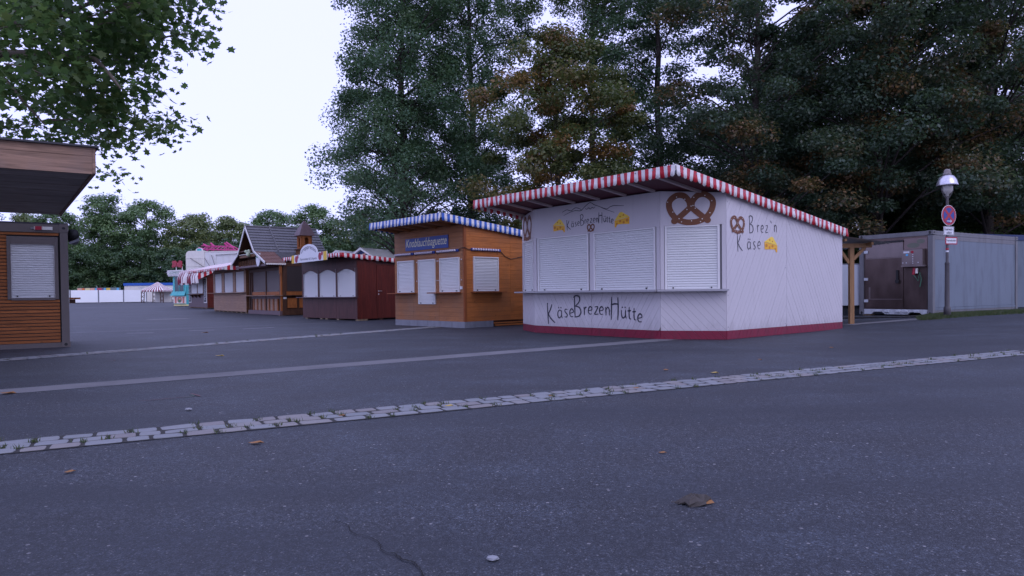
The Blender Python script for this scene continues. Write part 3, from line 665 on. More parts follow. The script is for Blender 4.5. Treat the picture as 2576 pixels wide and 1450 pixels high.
# ================================================================== KNOBLAUCH HUT (orange boards)
def hut_kn():
    H = thing('garlic_baguette_hut', 'orange wooden plank hut with blue and white striped awning and blue sign', 'hut', (-1.51, 22.06, 0), R(-47))
    W, Dp = 3.95, 4.0; F = Frame((-W, 0), (0, 0)); S = Frame((0, 0), (0, Dp))
    zr = lambda y: 3.59 - .102 * (y + .98)
    b = MB(); vs = [(x, y, z) for x, y, z in ((-W + .02, .03, .05), (-.03, .03, .05), (-.03, Dp, .05), (-W + .02, Dp, .05))] + [(x, y, zr(y) - .15) for x, y in ((-W + .02, .03), (-.03, .03), (-.03, Dp), (-W + .02, Dp))]
    b.add(vs, [(3, 2, 1, 0), (4, 5, 6, 7), (0, 1, 5, 4), (1, 2, 6, 5), (2, 3, 7, 6), (3, 0, 4, 7)]).build('wall', 'dark_brown', H)
    for s0, s1 in ((0, 1.13), (1.135, 2.61), (2.615, W - .06)):
        clad(H, F, [(s0, .2), (s1, .2), (s1, zr(0) - .17), (s0, zr(0) - .17)], 0, .152, .005, -.03, .003, 'larch_shaded', 'board', .2)
    for s0, s1 in ((.09, 2.0), (2.005, Dp)):
        clad(H, S, [(s0, .2), (s1, .2), (s1, zr(s1) - .17), (s0, zr(s0) - .17)], 0, .152, .005, -.03, .003, 'larch', 'board', .2)
    MB().fbox(S, .0, .085, .2, zr(0) - .17, -.03, .018).build('corner_trim', 'larch_trim', H)
    MB().fbox(F, W - .055, W - .0, .2, zr(0) - .17, -.03, .012).build('corner_trim', 'larch_trim', H)
    for i, (s0, s1) in enumerate(((0, .95), (.955, 1.95), (1.955, 2.9), (2.905, W + .012))): MB().fbox(F, s0, s1, .0, .2, -.02, .012 + .002 * (i % 2)).build('plinth_sheet', 'zinc', H)
    MB().fbox(S, 0, 1.2, .0, .2, -.02, .014).build('plinth_sheet', 'zinc', H)
    MB().fbox(S, 1.25, Dp, .10, .14, -.03, .0).build('plinth_board', 'larch', H); MB().fbox(S, 1.3, Dp, .02, .07, -.03, .004).build('plinth_board', 'larch', H)
    for a, c, t0, t1, n in ((.21, 1.25, 1.16, 2.24, 22), (1.5, 2.47, .76, 2.24, 30), (2.73, 3.74, 1.16, 2.24, 22)):
        shutter(H, F, W - c + .03, W - a - .03, t0, t1, n, d=.004, rw=.03)
    shutter(H, S, .39, 1.41, 1.175, 2.26, 22, d=.004, rw=.03)
    for s0, s1, t_ in ((W - 4.02, W - 2.62, 1.12), (W - 1.62, W - .15, 1.12)): MB().fbox(F, s0, s1, t_, t_ + .03, .002, .30).build('counter', 'larch_trim', H)
    MB().fbox(S, .26, 1.62, 1.13, 1.16, .002, .26).build('counter', 'larch_trim', H)
    sg = MB().fbox(F, W - 3.23, W - .79, 2.615, 3.035, .004, .03).build('sign_board', 'board_blue', H)
    text(sg, F, 'Knoblauchbaguette', W - 3.19, 2.645, 2.34, .365, 'sign_cream', .033, .3, 0.0)
    def lightbar(Fr, s0, s1, t_):
        l_ = MB().fbox(Fr, s0, s1, t_ - .04, t_ + .04, .004, .05).build('light_bar', 'board_blue', H)
        b = MB(); n = 11
        for i in range(n):
            c = Fr.P(s0 + (s1 - s0) * (i + .5) / n * .93, t_, .085)
            b.lathe([(.0, -.04), (.028, -.03), (.042, 0), (.028, .03), (.0, .04)], c, 8)
        b.build('bulbs', 'bulb', l_, True)
    for a, c in ((.25, 1.34), (1.52, 2.61), (2.75, 3.83)): lightbar(F, W - c, W - a, 2.5)
    lightbar(S, .27, 1.53, 2.525)
    q = [F.P(W - .25, 2.5, .03), F.P(W - .12, 2.56, .05), S.P(-.02, 2.57, .05), S.P(.15, 2.52, .03), S.P(.27, 2.525, .03)]
    MB().tube(q, .012, 6).build('cord', 'cable', H)
    MB().tube([S.P(1.53, 2.5, .03), S.P(1.75, 2.33, .03), S.P(2.0, 2.25, .03), S.P(2.3, 2.3, .03), S.P(2.9, 2.42, .03)], .012, 6).build('cord', 'cable', H)
    for a in (1.36, 2.6):
        MB().tube([F.P(W - a - .1, 2.5, .03), F.P(W - a, 2.42, .04), F.P(W - a + .12, 2.5, .03)], .011, 6).build('cord', 'cable', H)
    MB().fbox(F, W - .18, W - .09, 1.24, 1.34, .003, .04).build('socket', 'sign_white', H)
    b = MB()
    for s_ in (2.6, 1.38, 2.52, 1.46, .14):
        for t_ in (2.2, 1.55): disc(b, F, W - s_, t_, .02, .02, .0065, 0, 8)
    b.build('screw_heads', 'steel', H)
    xl, xr, y0, y1 = -4.0, .12, -.98, Dp + .1
    vs = [(x, y, zr(y) + dz) for dz in (-.13, 0) for x, y in ((xl, y0), (xr, y0), (xr, y1), (xl, y1))]
    MB().add(vs, [(4, 5, 6, 7), (0, 1, 5, 4), (1, 2, 6, 5), (2, 3, 7, 6), (3, 0, 4, 7)]).add(vs[:4], [(3, 2, 1, 0)], 1).build('roof', ['white_cloth', 'larch_shaded'], H)
    x = xl + .3
    while x < xr: MB().bar((x, y0 + .05, zr(y0) - .18), (x, -.01, zr(0) - .18), .06, .09).build('rafter', 'larch_shaded', H); x += .75
    mt = ['blue_cloth', 'white_cloth']
    VF = Frame((xl, y0 - .012), (xr, y0 - .012), zr(y0) + .012); o = valance(VF, xr - xl, .25, .103, mt, wave=.018, curl=.02).build('valance', mt, H, True); eyelets(o, VF, xr - xl, -.05, 0, .5)
    VR = Frame((xr + .012, y0), (xr + .012, y1), zr(y0) + .012); o = valance(VR, y1 - y0, .245, .109, mt, slope=-.102, wave=.012).build('valance', mt, H, True); eyelets(o, VR, y1 - y0, -.05, -.102, .42)
    VL = Frame((xl - .012, y1), (xl - .012, y0), zr(y1) + .012); valance(VL, y1 - y0, .245, .109, mt, slope=.102).build('valance', mt, H, True)
hut_kn()

# ================================================================== CREPPRESSO HUT (dark red)
def hut_cr():
    H = thing('crepe_hut', 'dark mahogany hut with three arched white shutters and a round topped sign', 'hut', (-6.5, 29.11, zg(-6.5, 29.1)), R(-44.5))
    W, Dp = 4.57, 4.4; F = Frame((-W, 0), (0, 0)); S = Frame((0, 0), (0, Dp)); zr = lambda y: 2.83 - .06 * (y + .84)
    b = MB(); vs = [(x, y, .06) for x, y in ((-W, .03), (-.03, .03), (-.03, Dp), (-W, Dp))] + [(x, y, zr(y) - .09) for x, y in ((-W, .03), (-.03, .03), (-.03, Dp), (-W, Dp))]
    b.add(vs, [(3, 2, 1, 0), (4, 5, 6, 7), (0, 1, 5, 4), (1, 2, 6, 5), (2, 3, 7, 6), (3, 0, 4, 7)]).build('wall', 'mahogany_shaded', H)
    for s0, s1 in ((0, 1.37), (1.375, 2.92), (2.925, W)): MB().fbox(F, s0 + .002, s1 - .002, .07, 1.0, -.03, .012).build('front_panel', 'mahogany_shaded', H)
    MB().fbox(S, 0, .95, .07, zr(.95) - .11, -.03, .012).build('side_panel', 'mahogany', H)
    dr = MB().fbox(S, .965, 1.93, .09, 2.36, -.03, .02).build('door', 'mahogany', H)
    MB().fbox(S, .94, 1.95, 2.365, 2.40, -.03, .028).build('door_frame', 'mahogany', H)
    MB().fbox(S, 1.945, Dp, .07, zr(Dp) - .11, -.03, .012).build('side_panel', 'mahogany', H)
    b = MB(); b.tube([S.P(1.05, 1.25, .02), S.P(1.05, 1.25, .07), S.P(1.20, 1.25, .075)], .012, 8); b.fbox(S, 1.03, 1.07, 1.22, 1.28, .02, .026); b.fbox(S, 1.03, 1.07, 1.08, 1.15, .02, .03); b.build('door_handle', 'steel', dr)
    for a, c in ((.11, 1.51), (1.66, 3.02), (3.18, 4.46)):
        s0, s1 = W - c + .04, W - a - .04; shutter(H, F, s0, s1, 1.02, 2.20, 27, d=-.024, rw=.03)
        # arched head board in front of the shutter top
        n = 14; arc = [(s0 - .02 + (s1 - s0 + .04) * i / n, 2.06 + .15 * math.sin(math.pi * i / n)) for i in range(n + 1)]
        MB().prism(F, arc + [(s1 + .02, 2.245), (s0 - .02, 2.245)], .026, .036).build('arch_head', 'mahogany_shaded', H)
    for s_ in (0, W - 3.17, W - 1.65, W - .10): MB().fbox(F, s_ + .002, s_ + .13 if s_ else .10, 1.02, 2.245, -.03, .034).build('post', 'mahogany_shaded', H)
    MB().fbox(F, 0, W, 2.248, zr(0) - .1, -.03, .036).build('head_panel', 'mahogany_shaded', H)
    MB().fbox(F, -.22, W + .02, .985, 1.015, -.03, .24).build('counter', 'plum', H)
    for x in (-4.3, -3.0, -2.55, -1.6, -.1): MB().box(x - .09, x + .09, .02, .5, -.02, .07).build('block', 'block', H)
    for y in (1.2, 2.4, 4.0): MB().box(-.4, -.02, y - .1, y + .1, -.02, .07).build('block', 'dark_brown', H)
    xl, xr, y0, y1 = -4.8, .14, -.84, Dp + .1
    vs = [(x, y, zr(y) + dz) for dz in (-.07, 0) for x, y in ((xl, y0), (xr, y0), (xr, y1), (xl, y1))]
    MB().add(vs, [(4, 5, 6, 7), (0, 1, 5, 4), (1, 2, 6, 5), (2, 3, 7, 6), (3, 0, 4, 7)]).add(vs[:4], [(3, 2, 1, 0)], 1).build('roof', ['white_cloth', 'dark_brown'], H)
    mt = ['red_cloth', 'white_cloth']
    VF = Frame((xl, y0 - .012), (xr, y0 - .012), zr(y0) + .012); valance(VF, xr - xl, .19, .10, mt, per=5, wave=.02).build('valance', mt, H, True)
    VR = Frame((xr + .012, y0), (xr + .012, y1), zr(y0) + .012); o = valance(VR, y1 - y0, .20, .13, mt, slope=-.06, per=3).build('valance', mt, H, True); eyelets(o, VR, y1 - y0, -.04, -.06, .45)
    # sign on the awning edge
    SF = Frame((-3.82, y0 - .06), (-.83, y0 - .06)); L = SF.L
    n = 18; cx = L - 2.34 + .83 - .0; cx = 3.82 - 2.33
    out = [(0, 2.53), (L, 2.58), (L, 2.95), (cx + .74, 2.935)] + [(cx + .74 * math.cos(a), 2.92 + .40 * math.sin(a)) for a in [math.pi * i / n for i in range(1, n)]] + [(cx - .74, 2.90), (0, 2.88)]
    sg = MB().prism(SF, out, 0, .03).build('sign_board', 'sign_white', H)
    MB().prism(SF, [(0, 2.532), (.22, 2.536), (.22, 2.884), (0, 2.878)], .031, .034).build('yellow_end', 'yellow', sg); MB().prism(SF, [(L - .27, 2.577), (L, 2.581), (L, 2.948), (L - .27, 2.943)], .031, .034).build('yellow_end', 'yellow', sg)
    for x, y, rx, ry in ((.42, 2.70, .12, .155), (.56, 2.81, .062, .085), (2.44, 2.755, .125, .165), (2.62, 2.87, .07, .09)):
        b = MB(); disc(b, SF, x, y, rx, ry, .035 + y * .001, 0, 18); b.build('red_spot', 'red_print', sg)
    text(sg, SF, 'creppresso', .84, 2.86, 1.28, .17, 'grey_print', .035, 0, 0, arc=.20)
    text(sg, SF, 'Espressobar & Crêperie', .76, 2.61, 1.42, .13, 'grey_print', .035)
    for x in (-3.4, -1.2): MB().bar((x, y0 - .05, 2.65), (x, y0 + .15, 2.70), .04, .04).build('sign_bracket', 'zinc', H)
hut_cr()

# ================================================================== CHALET HUT
def chalet():
    H = thing('chalet_hut', 'chalet hut with steep blue grey tiled roof, little bell turret and brown shutters', 'hut', (-12.04, 36.24, zg(-12, 36.2)), R(-52))
    W, Dp = 5.2, 3.0; F = Frame((-W, 0), (0, 0)); S = Frame((0, 0), (0, Dp))
    MB().box(-W, -.03, .03, Dp, .05, 2.75).build('wall', 'dark_brown', H)
    gy0, gy1 = -.9, 3.1
    prof = [(-5.9, 2.72), (-4.35, 3.38), (-2.95, 4.86), (-1.5, 3.42), (.28, 2.74)]      # gable line left to right
    # gable infill, attic block
    GP = Frame((-W, -.35), (0, -.35))
    MB().prism(GP, [(W - 5.3, 2.75), (W - .3, 2.75), (W - 1.55, 3.36), (W - 2.95, 4.74), (W - 4.3, 3.33)], -3.1, .0).build('gable', 'dark_brown', H)
    def slope(a, b, mat, rows, y0, y1, sc, lift=.0):
        a = Vector((a[0], 0, a[1])); b = Vector((b[0], 0, b[1])); d = (b - a); L = d.length; d.normalize(); nrm = Vector((-d.z, 0, d.x));
        if nrm.z < 0: nrm = -nrm
        for k in range(rows):          # rows run along y; k=0 at the top
            p = a + d * (L * k / rows); q = a + d * (L * (k + 1) / rows + .03)
            m = max(2, round((y1 - y0) / sc)) * 4; vs = []; fs = []
            for j in range(m + 1):
                y = y0 + (y1 - y0) * j / m; ph = (j % 4) / 4; cur = .026 * abs(math.sin(math.pi * ph)); e = q + d * (cur - .02)
                vs += [p + Vector((0, y, 0)) + nrm * .012, e + Vector((0, y, 0)) + nrm * (.045 + .008 * math.sin(math.pi * ph)), e + Vector((0, y, 0)) + nrm * .004]
            for j in range(m):
                for i in (0, 1): fs.append((j * 3 + i, j * 3 + i + 1, j * 3 + i + 4, j * 3 + i + 3))
            MB().add(vs, fs).build('tile_row', mat, H)
        bb = MB(); off = nrm * -.05
        P = [a + Vector((0, y0, 0)), b + Vector((0, y0, 0)), b + Vector((0, y1, 0)), a + Vector((0, y1, 0))]; Q = [p + off for p in P]
        bb.add(P + Q, [(0, 1, 2, 3), (7, 6, 5, 4), (0, 4, 5, 1), (1, 5, 6, 2), (2, 6, 7, 3), (3, 7, 4, 0)]).build('roof', 'dark_brown', H)
    slope(prof[2], prof[3], 'slate_tile', 9, gy0, gy1, .17); slope(prof[2], prof[1], 'slate_tile', 9, gy0, gy1, .17)
    slope(prof[3], prof[4], 'rust_tile', 8, gy0, .12, .12); slope(prof[3], (-.35, 2.99), 'slate_tile', 6, .13, gy1, .14); slope(prof[1], prof[0], 'rust_tile', 8, gy0, .12, .12)
    MB().tube([(-2.95, gy0 - .02, 4.89), (-2.95, gy1, 4.89)], .055, 8).build('ridge_cap', 'slate_tile', H)
    for x in (-1.05,):
        MB().bar((-2.9, .38, 4.88), (-1.5, .38, 3.49), .07, .05).build('snow_strip', 'slate_tile', H)
    b = MB()
    for k in (.08, .42, .82): b.box(-2.9 + 1.4 * k - .05, -2.9 + 1.4 * k + .05, .34, .42, 4.90 - 1.39 * k, 4.93 - 1.39 * k)
    b.build('roof_hooks', 'steel', H)
    # white scalloped barge boards
    BF = Frame((0, gy0 - .03), (1, gy0 - .03))
    def barge(p, q, wd=.13):
        p = Vector(p); q = Vector(q); d = q - p; L = d.length; d.normalize(); nn = Vector((-d.y, d.x));
        if nn.y > 0: nn = -nn
        n = max(3, round(L / .10)); up = []; lo = []
        for i in range(n * 4 + 1):
            s_ = L * i / (n * 4); e = p + d * s_; up.append((e.x, e.y)); z = e + nn * (wd * .6 + wd * .4 * abs(math.sin(math.pi * i / 4))); lo.append((z.x, z.y))
        b = MB(); m = len(up); vs = [BF.P(*x, .03) for x in up] + [BF.P(*x, .03) for x in lo] + [BF.P(*x, 0) for x in up] + [BF.P(*x, 0) for x in lo]
        fs = []
        for i in range(m - 1): fs += [(i, m + i, m + i + 1, i + 1), (2 * m + i, 2 * m + i + 1, 3 * m + i + 1, 3 * m + i), (m + i, 3 * m + i, 3 * m + i + 1, m + i + 1), (i, i + 1, 2 * m + i + 1, 2 * m + i)]
        b.add(vs, fs).build('barge_board', 'white', H)
    up_ = .06
    for a, c in ((0, 1), (1, 2), (2, 3), (3, 4)): barge((prof[a][0], prof[a][1] + up_), (prof[c][0], prof[c][1] + up_))
    MB().bar((.30, gy0, 2.70), (.30, .12, 2.70), .05, .07).build('eave_trim', 'cream', H)
    b = MB()
    for i in range(9): b.lathe([(0, -.03), (.035, 0), (0, .03)], (.31, gy0 + .05 + i * .115, 2.665), 6)
    b.build('eave_bulbs', 'bulb', H)
    MB().box(-4.15, -1.75, gy0 + .02, gy0 + .10, 3.50, 3.56).build('gable_beam', 'dark_brown', H)
    MB().box(-4.3, -1.6, gy0 + .05, gy0 + .5, 3.18, 3.30).build('balcony_board', 'mid_brown', H)
    b = MB()
    for i in range(14): b.lathe([(0, -.03), (.045, 0), (0, .04)], (-4.2 + i * .18, gy0 + .04, 3.34), 6)
    b.build('balcony_bulbs', 'white', H)
    b = MB(); rr = random.Random(3)
    for i in range(16):
        c = (-2.55 + rr.uniform(-.22, .22), gy0 + .0 + rr.uniform(-.1, .1), 3.36 + rr.uniform(-.12, .14)); b.lathe([(0, -.09), (.08, -.04), (.1, .02), (.05, .08), (0, .1)], c, 7)
    b.build('flowers', 'flower', H)
    # balustrade below the pent roof with shield
    for i in range(15): MB().box(-4.9 + i * .3 + .0, -4.9 + i * .3 + .05, -.72, -.68, 2.72, 3.02).build('baluster', 'mid_brown', H)
    MB().box(-5.3, -.2, -.76, -.62, 2.62, 2.72).build('balcony_rail', 'plum', H); MB().box(-5.2, -.2, -.62, .03, 2.58, 2.66).build('soffit', 'dark_brown', H)
    SF = Frame((-5.2, -.80), (0, -.80)); n = 12
    sh = [(3.72, 3.38), (3.72, 3.0)] + [(4.02 - .30 * math.cos(a), 2.98 - .36 * math.sin(a)) for a in [math.pi * i / n for i in range(1, n)]] + [(4.32, 3.0), (4.32, 3.30)]
    shd = MB().prism(SF, sh, 0, .04).build('shield_sign', 'sign_white', H)
    MB().prism(SF, [(3.76, 3.08), (4.28, 3.06), (4.28, 3.27), (3.76, 3.34)], .041, .044).build('shield_band', 'green_print', shd)
    # front: two brown shutters, counter, pilasters, plinth
    for a, c in ((.2, 2.32), (2.42, 4.62)): shutter(H, F, W - c + .03, W - a - .03, 1.28, 2.55, 24, 'brown_slat', 'dark_brown', d=.0, rw=.04)
    for s_ in (.0, .32, W - 2.42, W - .22): MB().fbox(F, s_ + .003, s_ + .10, .25, 2.62, -.02, .06).build('post', 'dark_brown', H)
    MB().fbox(F, W - .10, W, .25, 2.62, -.02, .07).build('post', 'orange_brown', H)
    MB().fbox(F, .35, W - .2, 1.10, 1.27, -.02, .03).build('rail_board', 'orange_brown', H)
    MB().fbox(F, -.5, W + .05, 1.045, 1.085, .0, .42).build('counter', 'pale_brown', H)
    MB().fbox(F, .2, W - .1, .90, 1.04, -.02, .05).build('apron', 'plum', H)
    for i in range(7): MB().fbox(F, .55 + i * .66, .55 + i * .66 + .17, .25, .895, -.02, .045).build('pilaster', 'orange_brown', H)
    for i in range(6): MB().fbox(F, .76 + i * .66, .76 + i * .66 + .40, .26, .89, -.02, .015).build('panel', 'pale_brown', H)
    MB().fbox(F, -.05, W + .02, .03, .25, -.02, .12).build('plinth', 'plum', H)
    MB().fbox(S, 0, 1.8, .03, .25, -.02, .08).build('plinth', 'dark_brown', H)
    for y in (.06, 2.6): MB().box(-y - .2, -y, -.1, .2, -.03, .04).build('block', 'block', H)
    MB().fbox(F, -.08, W, 2.40, 2.62, .0, .05).build('lintel', 'dark_brown', H)
    # side towards the dark red hut
    shutter(H, S, .26, 2.3, 1.28, 2.60, 26, 'black_slat', 'dark_brown', d=.0, rw=.04)
    MB().fbox(S, .03, .21, .25, 2.70, -.02, .05).build('post', 'dark_brown', H)
    MB().fbox(S, .22, Dp, 1.08, 1.27, -.02, .03).build('rail_board', 'orange_brown', H)
    for s0, s1 in ((.28, .78), (.92, 1.6)): MB().fbox(S, s0, s1, .40, .92, -.02, .03).build('panel', 'orange_brown', H)
    MB().fbox(S, .05, .22, .88, .98, .05, .06).build('notice', 'sign_white', H)
    MB().fbox(S, 0, Dp, 1.045, 1.075, .0, .2).build('counter', 'dark_brown', H)
    MB().bar((.1, -.10, 2.2), (.1, -.10, 2.75), .12, .12).build('bracket', 'orange_brown', H)
    # bell turret
    cx, cy = -.62, 1.5
    MB().box(cx - .36, cx + .36, cy - .36, cy + .36, 2.95, 3.55).build('turret_base', 'mid_brown', H); MB().box(cx - .42, cx + .42, cy - .42, cy + .42, 3.50, 3.57).build('turret_ledge', 'dark_brown', H)
    TW = .30
    def turret_face(l_, r_):
        TF = Frame(l_, r_); L = TF.L; n = 10; s0, s1 = L * .30, L * .70; rad = (s1 - s0) / 2; t0, t1 = 3.66, 4.07
        b = MB(); b.fbox(TF, 0, s0, 3.57, 4.32, -.06, 0); b.fbox(TF, s1, L, 3.57, 4.32, -.06, 0); b.fbox(TF, s0, s1, 3.57, t0, -.06, 0)
        arc = [(s0 + rad - rad * math.cos(math.pi * i / n), t1 + rad * math.sin(math.pi * i / n)) for i in range(n + 1)]
        for i in range(n): b.prism(TF, [arc[i], arc[i + 1], (arc[i + 1][0], 4.32), (arc[i][0], 4.32)], -.06, 0)
        b.build('turret_side', 'orange_brown', H)
    for l_, r_ in (((cx - TW, cy - TW), (cx + TW, cy - TW)), ((cx + TW, cy - TW + .004), (cx + TW, cy + TW - .004)), ((cx + TW, cy + TW), (cx - TW, cy + TW)), ((cx - TW, cy + TW - .004), (cx - TW, cy - TW + .004))): turret_face(l_, r_)
    for k, (w0, z0, w1, z1) in enumerate(((.44, 4.28, .30, 4.62), (.31, 4.60, .18, 4.88), (.19, 4.86, .01, 5.12))):
        vs = [(cx + i * w, cy + j * w, z) for w, z in ((w0, z0), (w1, z1)) for i, j in ((-1, -1), (1, -1), (1, 1), (-1, 1))]
        MB().add(vs, [(0, 1, 5, 4), (1, 2, 6, 5), (2, 3, 7, 6), (3, 0, 4, 7), (3, 2, 1, 0), (4, 5, 6, 7)]).build('turret_roof', 'plum', H)
chalet()

# ================================================================== PALE BROWN HUT with red and white awning
def hut_brown():
    H = thing('brown_awning_hut', 'pale brown plank hut with sagging red and white awning beside the chalet hut', 'hut', (-15.6, 40.64, zg(-15.6, 40.6)), R(-53))
    W, Dp = 7.4, 3.0; F = Frame((-W, 0), (0, 0)); S = Frame((0, 0), (0, Dp))
    MB().box(-W, -.03, .03, Dp, .07, 2.85).build('wall', 'dark_brown', H)
    for s0, s1 in ((0, 2.45), (2.455, 4.9), (4.905, W)): clad(H, F, [(s0, .10), (s1, .10), (s1, 1.22), (s0, 1.22)], 0, .16, .006, -.03, .006, 'pale_brown', 'board', .1)
    clad(H, S, [(0, .1), (Dp, .1), (Dp, 2.8), (0, 2.8)], 0, .16, .006, -.03, .006, 'mid_brown', 'board', .1)
    for a, c in ((.34, 2.13), (2.67, 4.69), (5.28, 7.01)): shutter(H, F, W - c + .03, W - a - .03, 1.26, 2.5, 24, 'white_slat', 'mid_brown', d=-.02, rw=.03)
    for s0, s1 in ((0, .39), (W - 5.28, W - 4.69), (W - 2.67, W - 2.13), (W - .34, W)): MB().fbox(F, s0 + .005, s1 - .005, 1.265, 2.60, -.03, .02).build('post', 'pale_brown', H)
    MB().fbox(F, 0, W, 2.54, 2.85, -.03, .024).build('head_board', 'mid_brown', H)
    MB().fbox(F, -.6, W, 1.225, 1.26, -.03, .30).build('counter', 'pale_brown', H)
    for i in range(8): MB().box(-W + .2 + i * 1.0, -W + .34 + i * 1.0, .0, .4, -.05, .08).build('block', 'block', H)
    # awning: striped cloth sloping down to the front
    xl, xr, y0, y1 = -8.9, .14, -1.25, .2; n = 58; b = MB()
    for i in range(n):
        xa, xb = xl + (xr - xl) * i / n, xl + (xr - xl) * (i + 1) / n; sg = lambda x: -.08 * math.sin(math.pi * ((x * .45) % 1))
        vs = []
        for x in (xa, xb):
            for k, (yy, zz) in enumerate(((y1, 3.16), (-.5, 2.95), (y0, 2.74))): vs.append((x, yy, zz + (sg(x) * k * .5)))
        b.add(vs, [(0, 1, 4, 3), (1, 2, 5, 4)], i % 2)
    mt = ['red_cloth', 'white_cloth']; aw = b.build('awning', ['washed_red', 'white_cloth'], H)
    VF = Frame((xl, y0 - .01), (xr, y0 - .01), 2.74); valance(VF, xr - xl, .19, (xr - xl) / n, mt, per=2, wave=.03).build('valance', mt, aw, True)
    SF = Frame((xr + .01, y0), (xr + .01, y1)); m = 9; b = MB()
    for i in range(m):
        a, c = (y1 - y0) * i / m, (y1 - y0) * (i + 1) / m; za, zc = 2.74 + .42 * i / m, 2.74 + .42 * (i + 1) / m
        b.prism(SF, [(a, 2.56), (c, 2.55), (c, zc if i < 3 else 2.78), (a, za if i < 3 else 2.78)], 0, .008, (i + 1) % 2)
    b.build('awning_side', mt, aw)
    for x in (xl + .1, -4, xr - .05): MB().bar((x, y0, 2.71), (x, .02, 2.62), .03, .03).build('awning_arm', 'zinc', H)
    MB().box(-W, 0, .1, Dp + .1, 2.851, 2.95).build('roof', 'roof_felt', H)
hut_brown()

# ================================================================== HUT with striped curtain let down
def hut_striped():
    H = thing('curtained_hut', 'small brown hut with striped cloth hanging over its shutters and chalkboards', 'hut', (-23.5, 53.4, zg(-23.5, 53.4)), R(-53))
    W, Dp = 6.25, 3.0; F = Frame((-W, 0), (0, 0)); S = Frame((0, 0), (0, Dp))
    MB().box(-W, 0, 0, Dp, .06, 2.95).build('wall', 'mid_brown', H)
    clad(H, F, [(0, .1), (W, .1), (W, 1.1), (0, 1.1)], 0, .2, .008, .002, .02, 'plum', 'board', .1)
    clad(H, S, [(0, .1), (Dp, .1), (Dp, 2.9), (0, 2.9)], 0, .2, .008, .002, .02, 'mahogany', 'board', .1)
    for a, c in ((1.2, 3.0), (3.15, 5.2)): shutter(H, F, W - c, W - a, 1.2, 2.5, 14, d=.004, rw=.06, rail='mid_brown')
    MB().fbox(F, .8, W - 1.0, 1.10, 1.15, .0, .35).build('counter', 'dark_brown', H)
    for s_ in (1.7, 2.9, 4.1): MB().prism(Frame((-W + s_, 0), (-W + s_, -1)), [(0, .8), (0, 1.1), (.3, 1.1)], 0, .06).build('bracket', 'dark_brown', H)
    for s0, s1 in ((.2, 1.0), (W - .95, W - .1)):
        c = MB().fbox(F, s0, s1, .45, 2.4, .02, .05).build('chalkboard', 'white', H); MB().fbox(F, s0 + .06, s1 - .06, .52, 2.34, .05, .055).build('board_face', 'chalk', c)
        b = MB(); rr = random.Random(int(s0 * 10))
        for i in range(16):
            a = s0 + .1 + rr.uniform(0, .1); e = s1 - .1 - rr.uniform(0, .3); tt = 2.2 - i * .1; ribbon(b, F, [(a, tt), ((a + e) / 2, tt + rr.uniform(-.02, .02)), (e, tt)], .028, .058)
        b.build('chalk_writing', 'sign_white', c)
    xl, xr = -7.0, .25; n = 70; b = MB(); mt = ['burgundy', 'white_cloth']
    for i in range(n):
        xs = [xl + (xr - xl) * k / n for k in (i, i + 1)]; vs = []
        for x in xs:
            w_ = .10 * math.sin(x * 9) + .06 * math.sin(x * 23)
            for yy, zz in ((.1, 3.22 + .05 * math.sin(x * 3)), (-.55, 3.05 + .05 * math.sin(x * 5)), (-.75 + w_ * .5, 2.5), (-.70 + w_, 1.98 + .08 * math.sin(x * 4))): vs.append((x, yy, zz))
        b.add(vs, [(0, 1, 5, 4), (1, 2, 6, 5), (2, 3, 7, 6)], i % 2)
    cu = b.build('curtain', mt, H, True)
    SF = Frame((xr + .01, -.7), (xr + .01, .5)); m = 6; b = MB()
    for i in range(m): b.prism(SF, [(i * .2, 2.25 + i * .10), ((i + 1) * .2, 2.25 + (i + 1) * .10), ((i + 1) * .2, 3.0), (i * .2, 2.9)], 0, .01, i % 2)
    b.build('curtain_side', ['red_cloth', 'white_cloth'], cu)
    MB().box(-W - .1, .1, .15, Dp, 2.951, 3.15).build('roof', 'roof_felt', H)
    for i in range(5): MB().box(-W + .4 + i * 1.3, -W + .6 + i * 1.3, .0, .4, -.05, .06).build('block', 'block', H)
hut_striped()

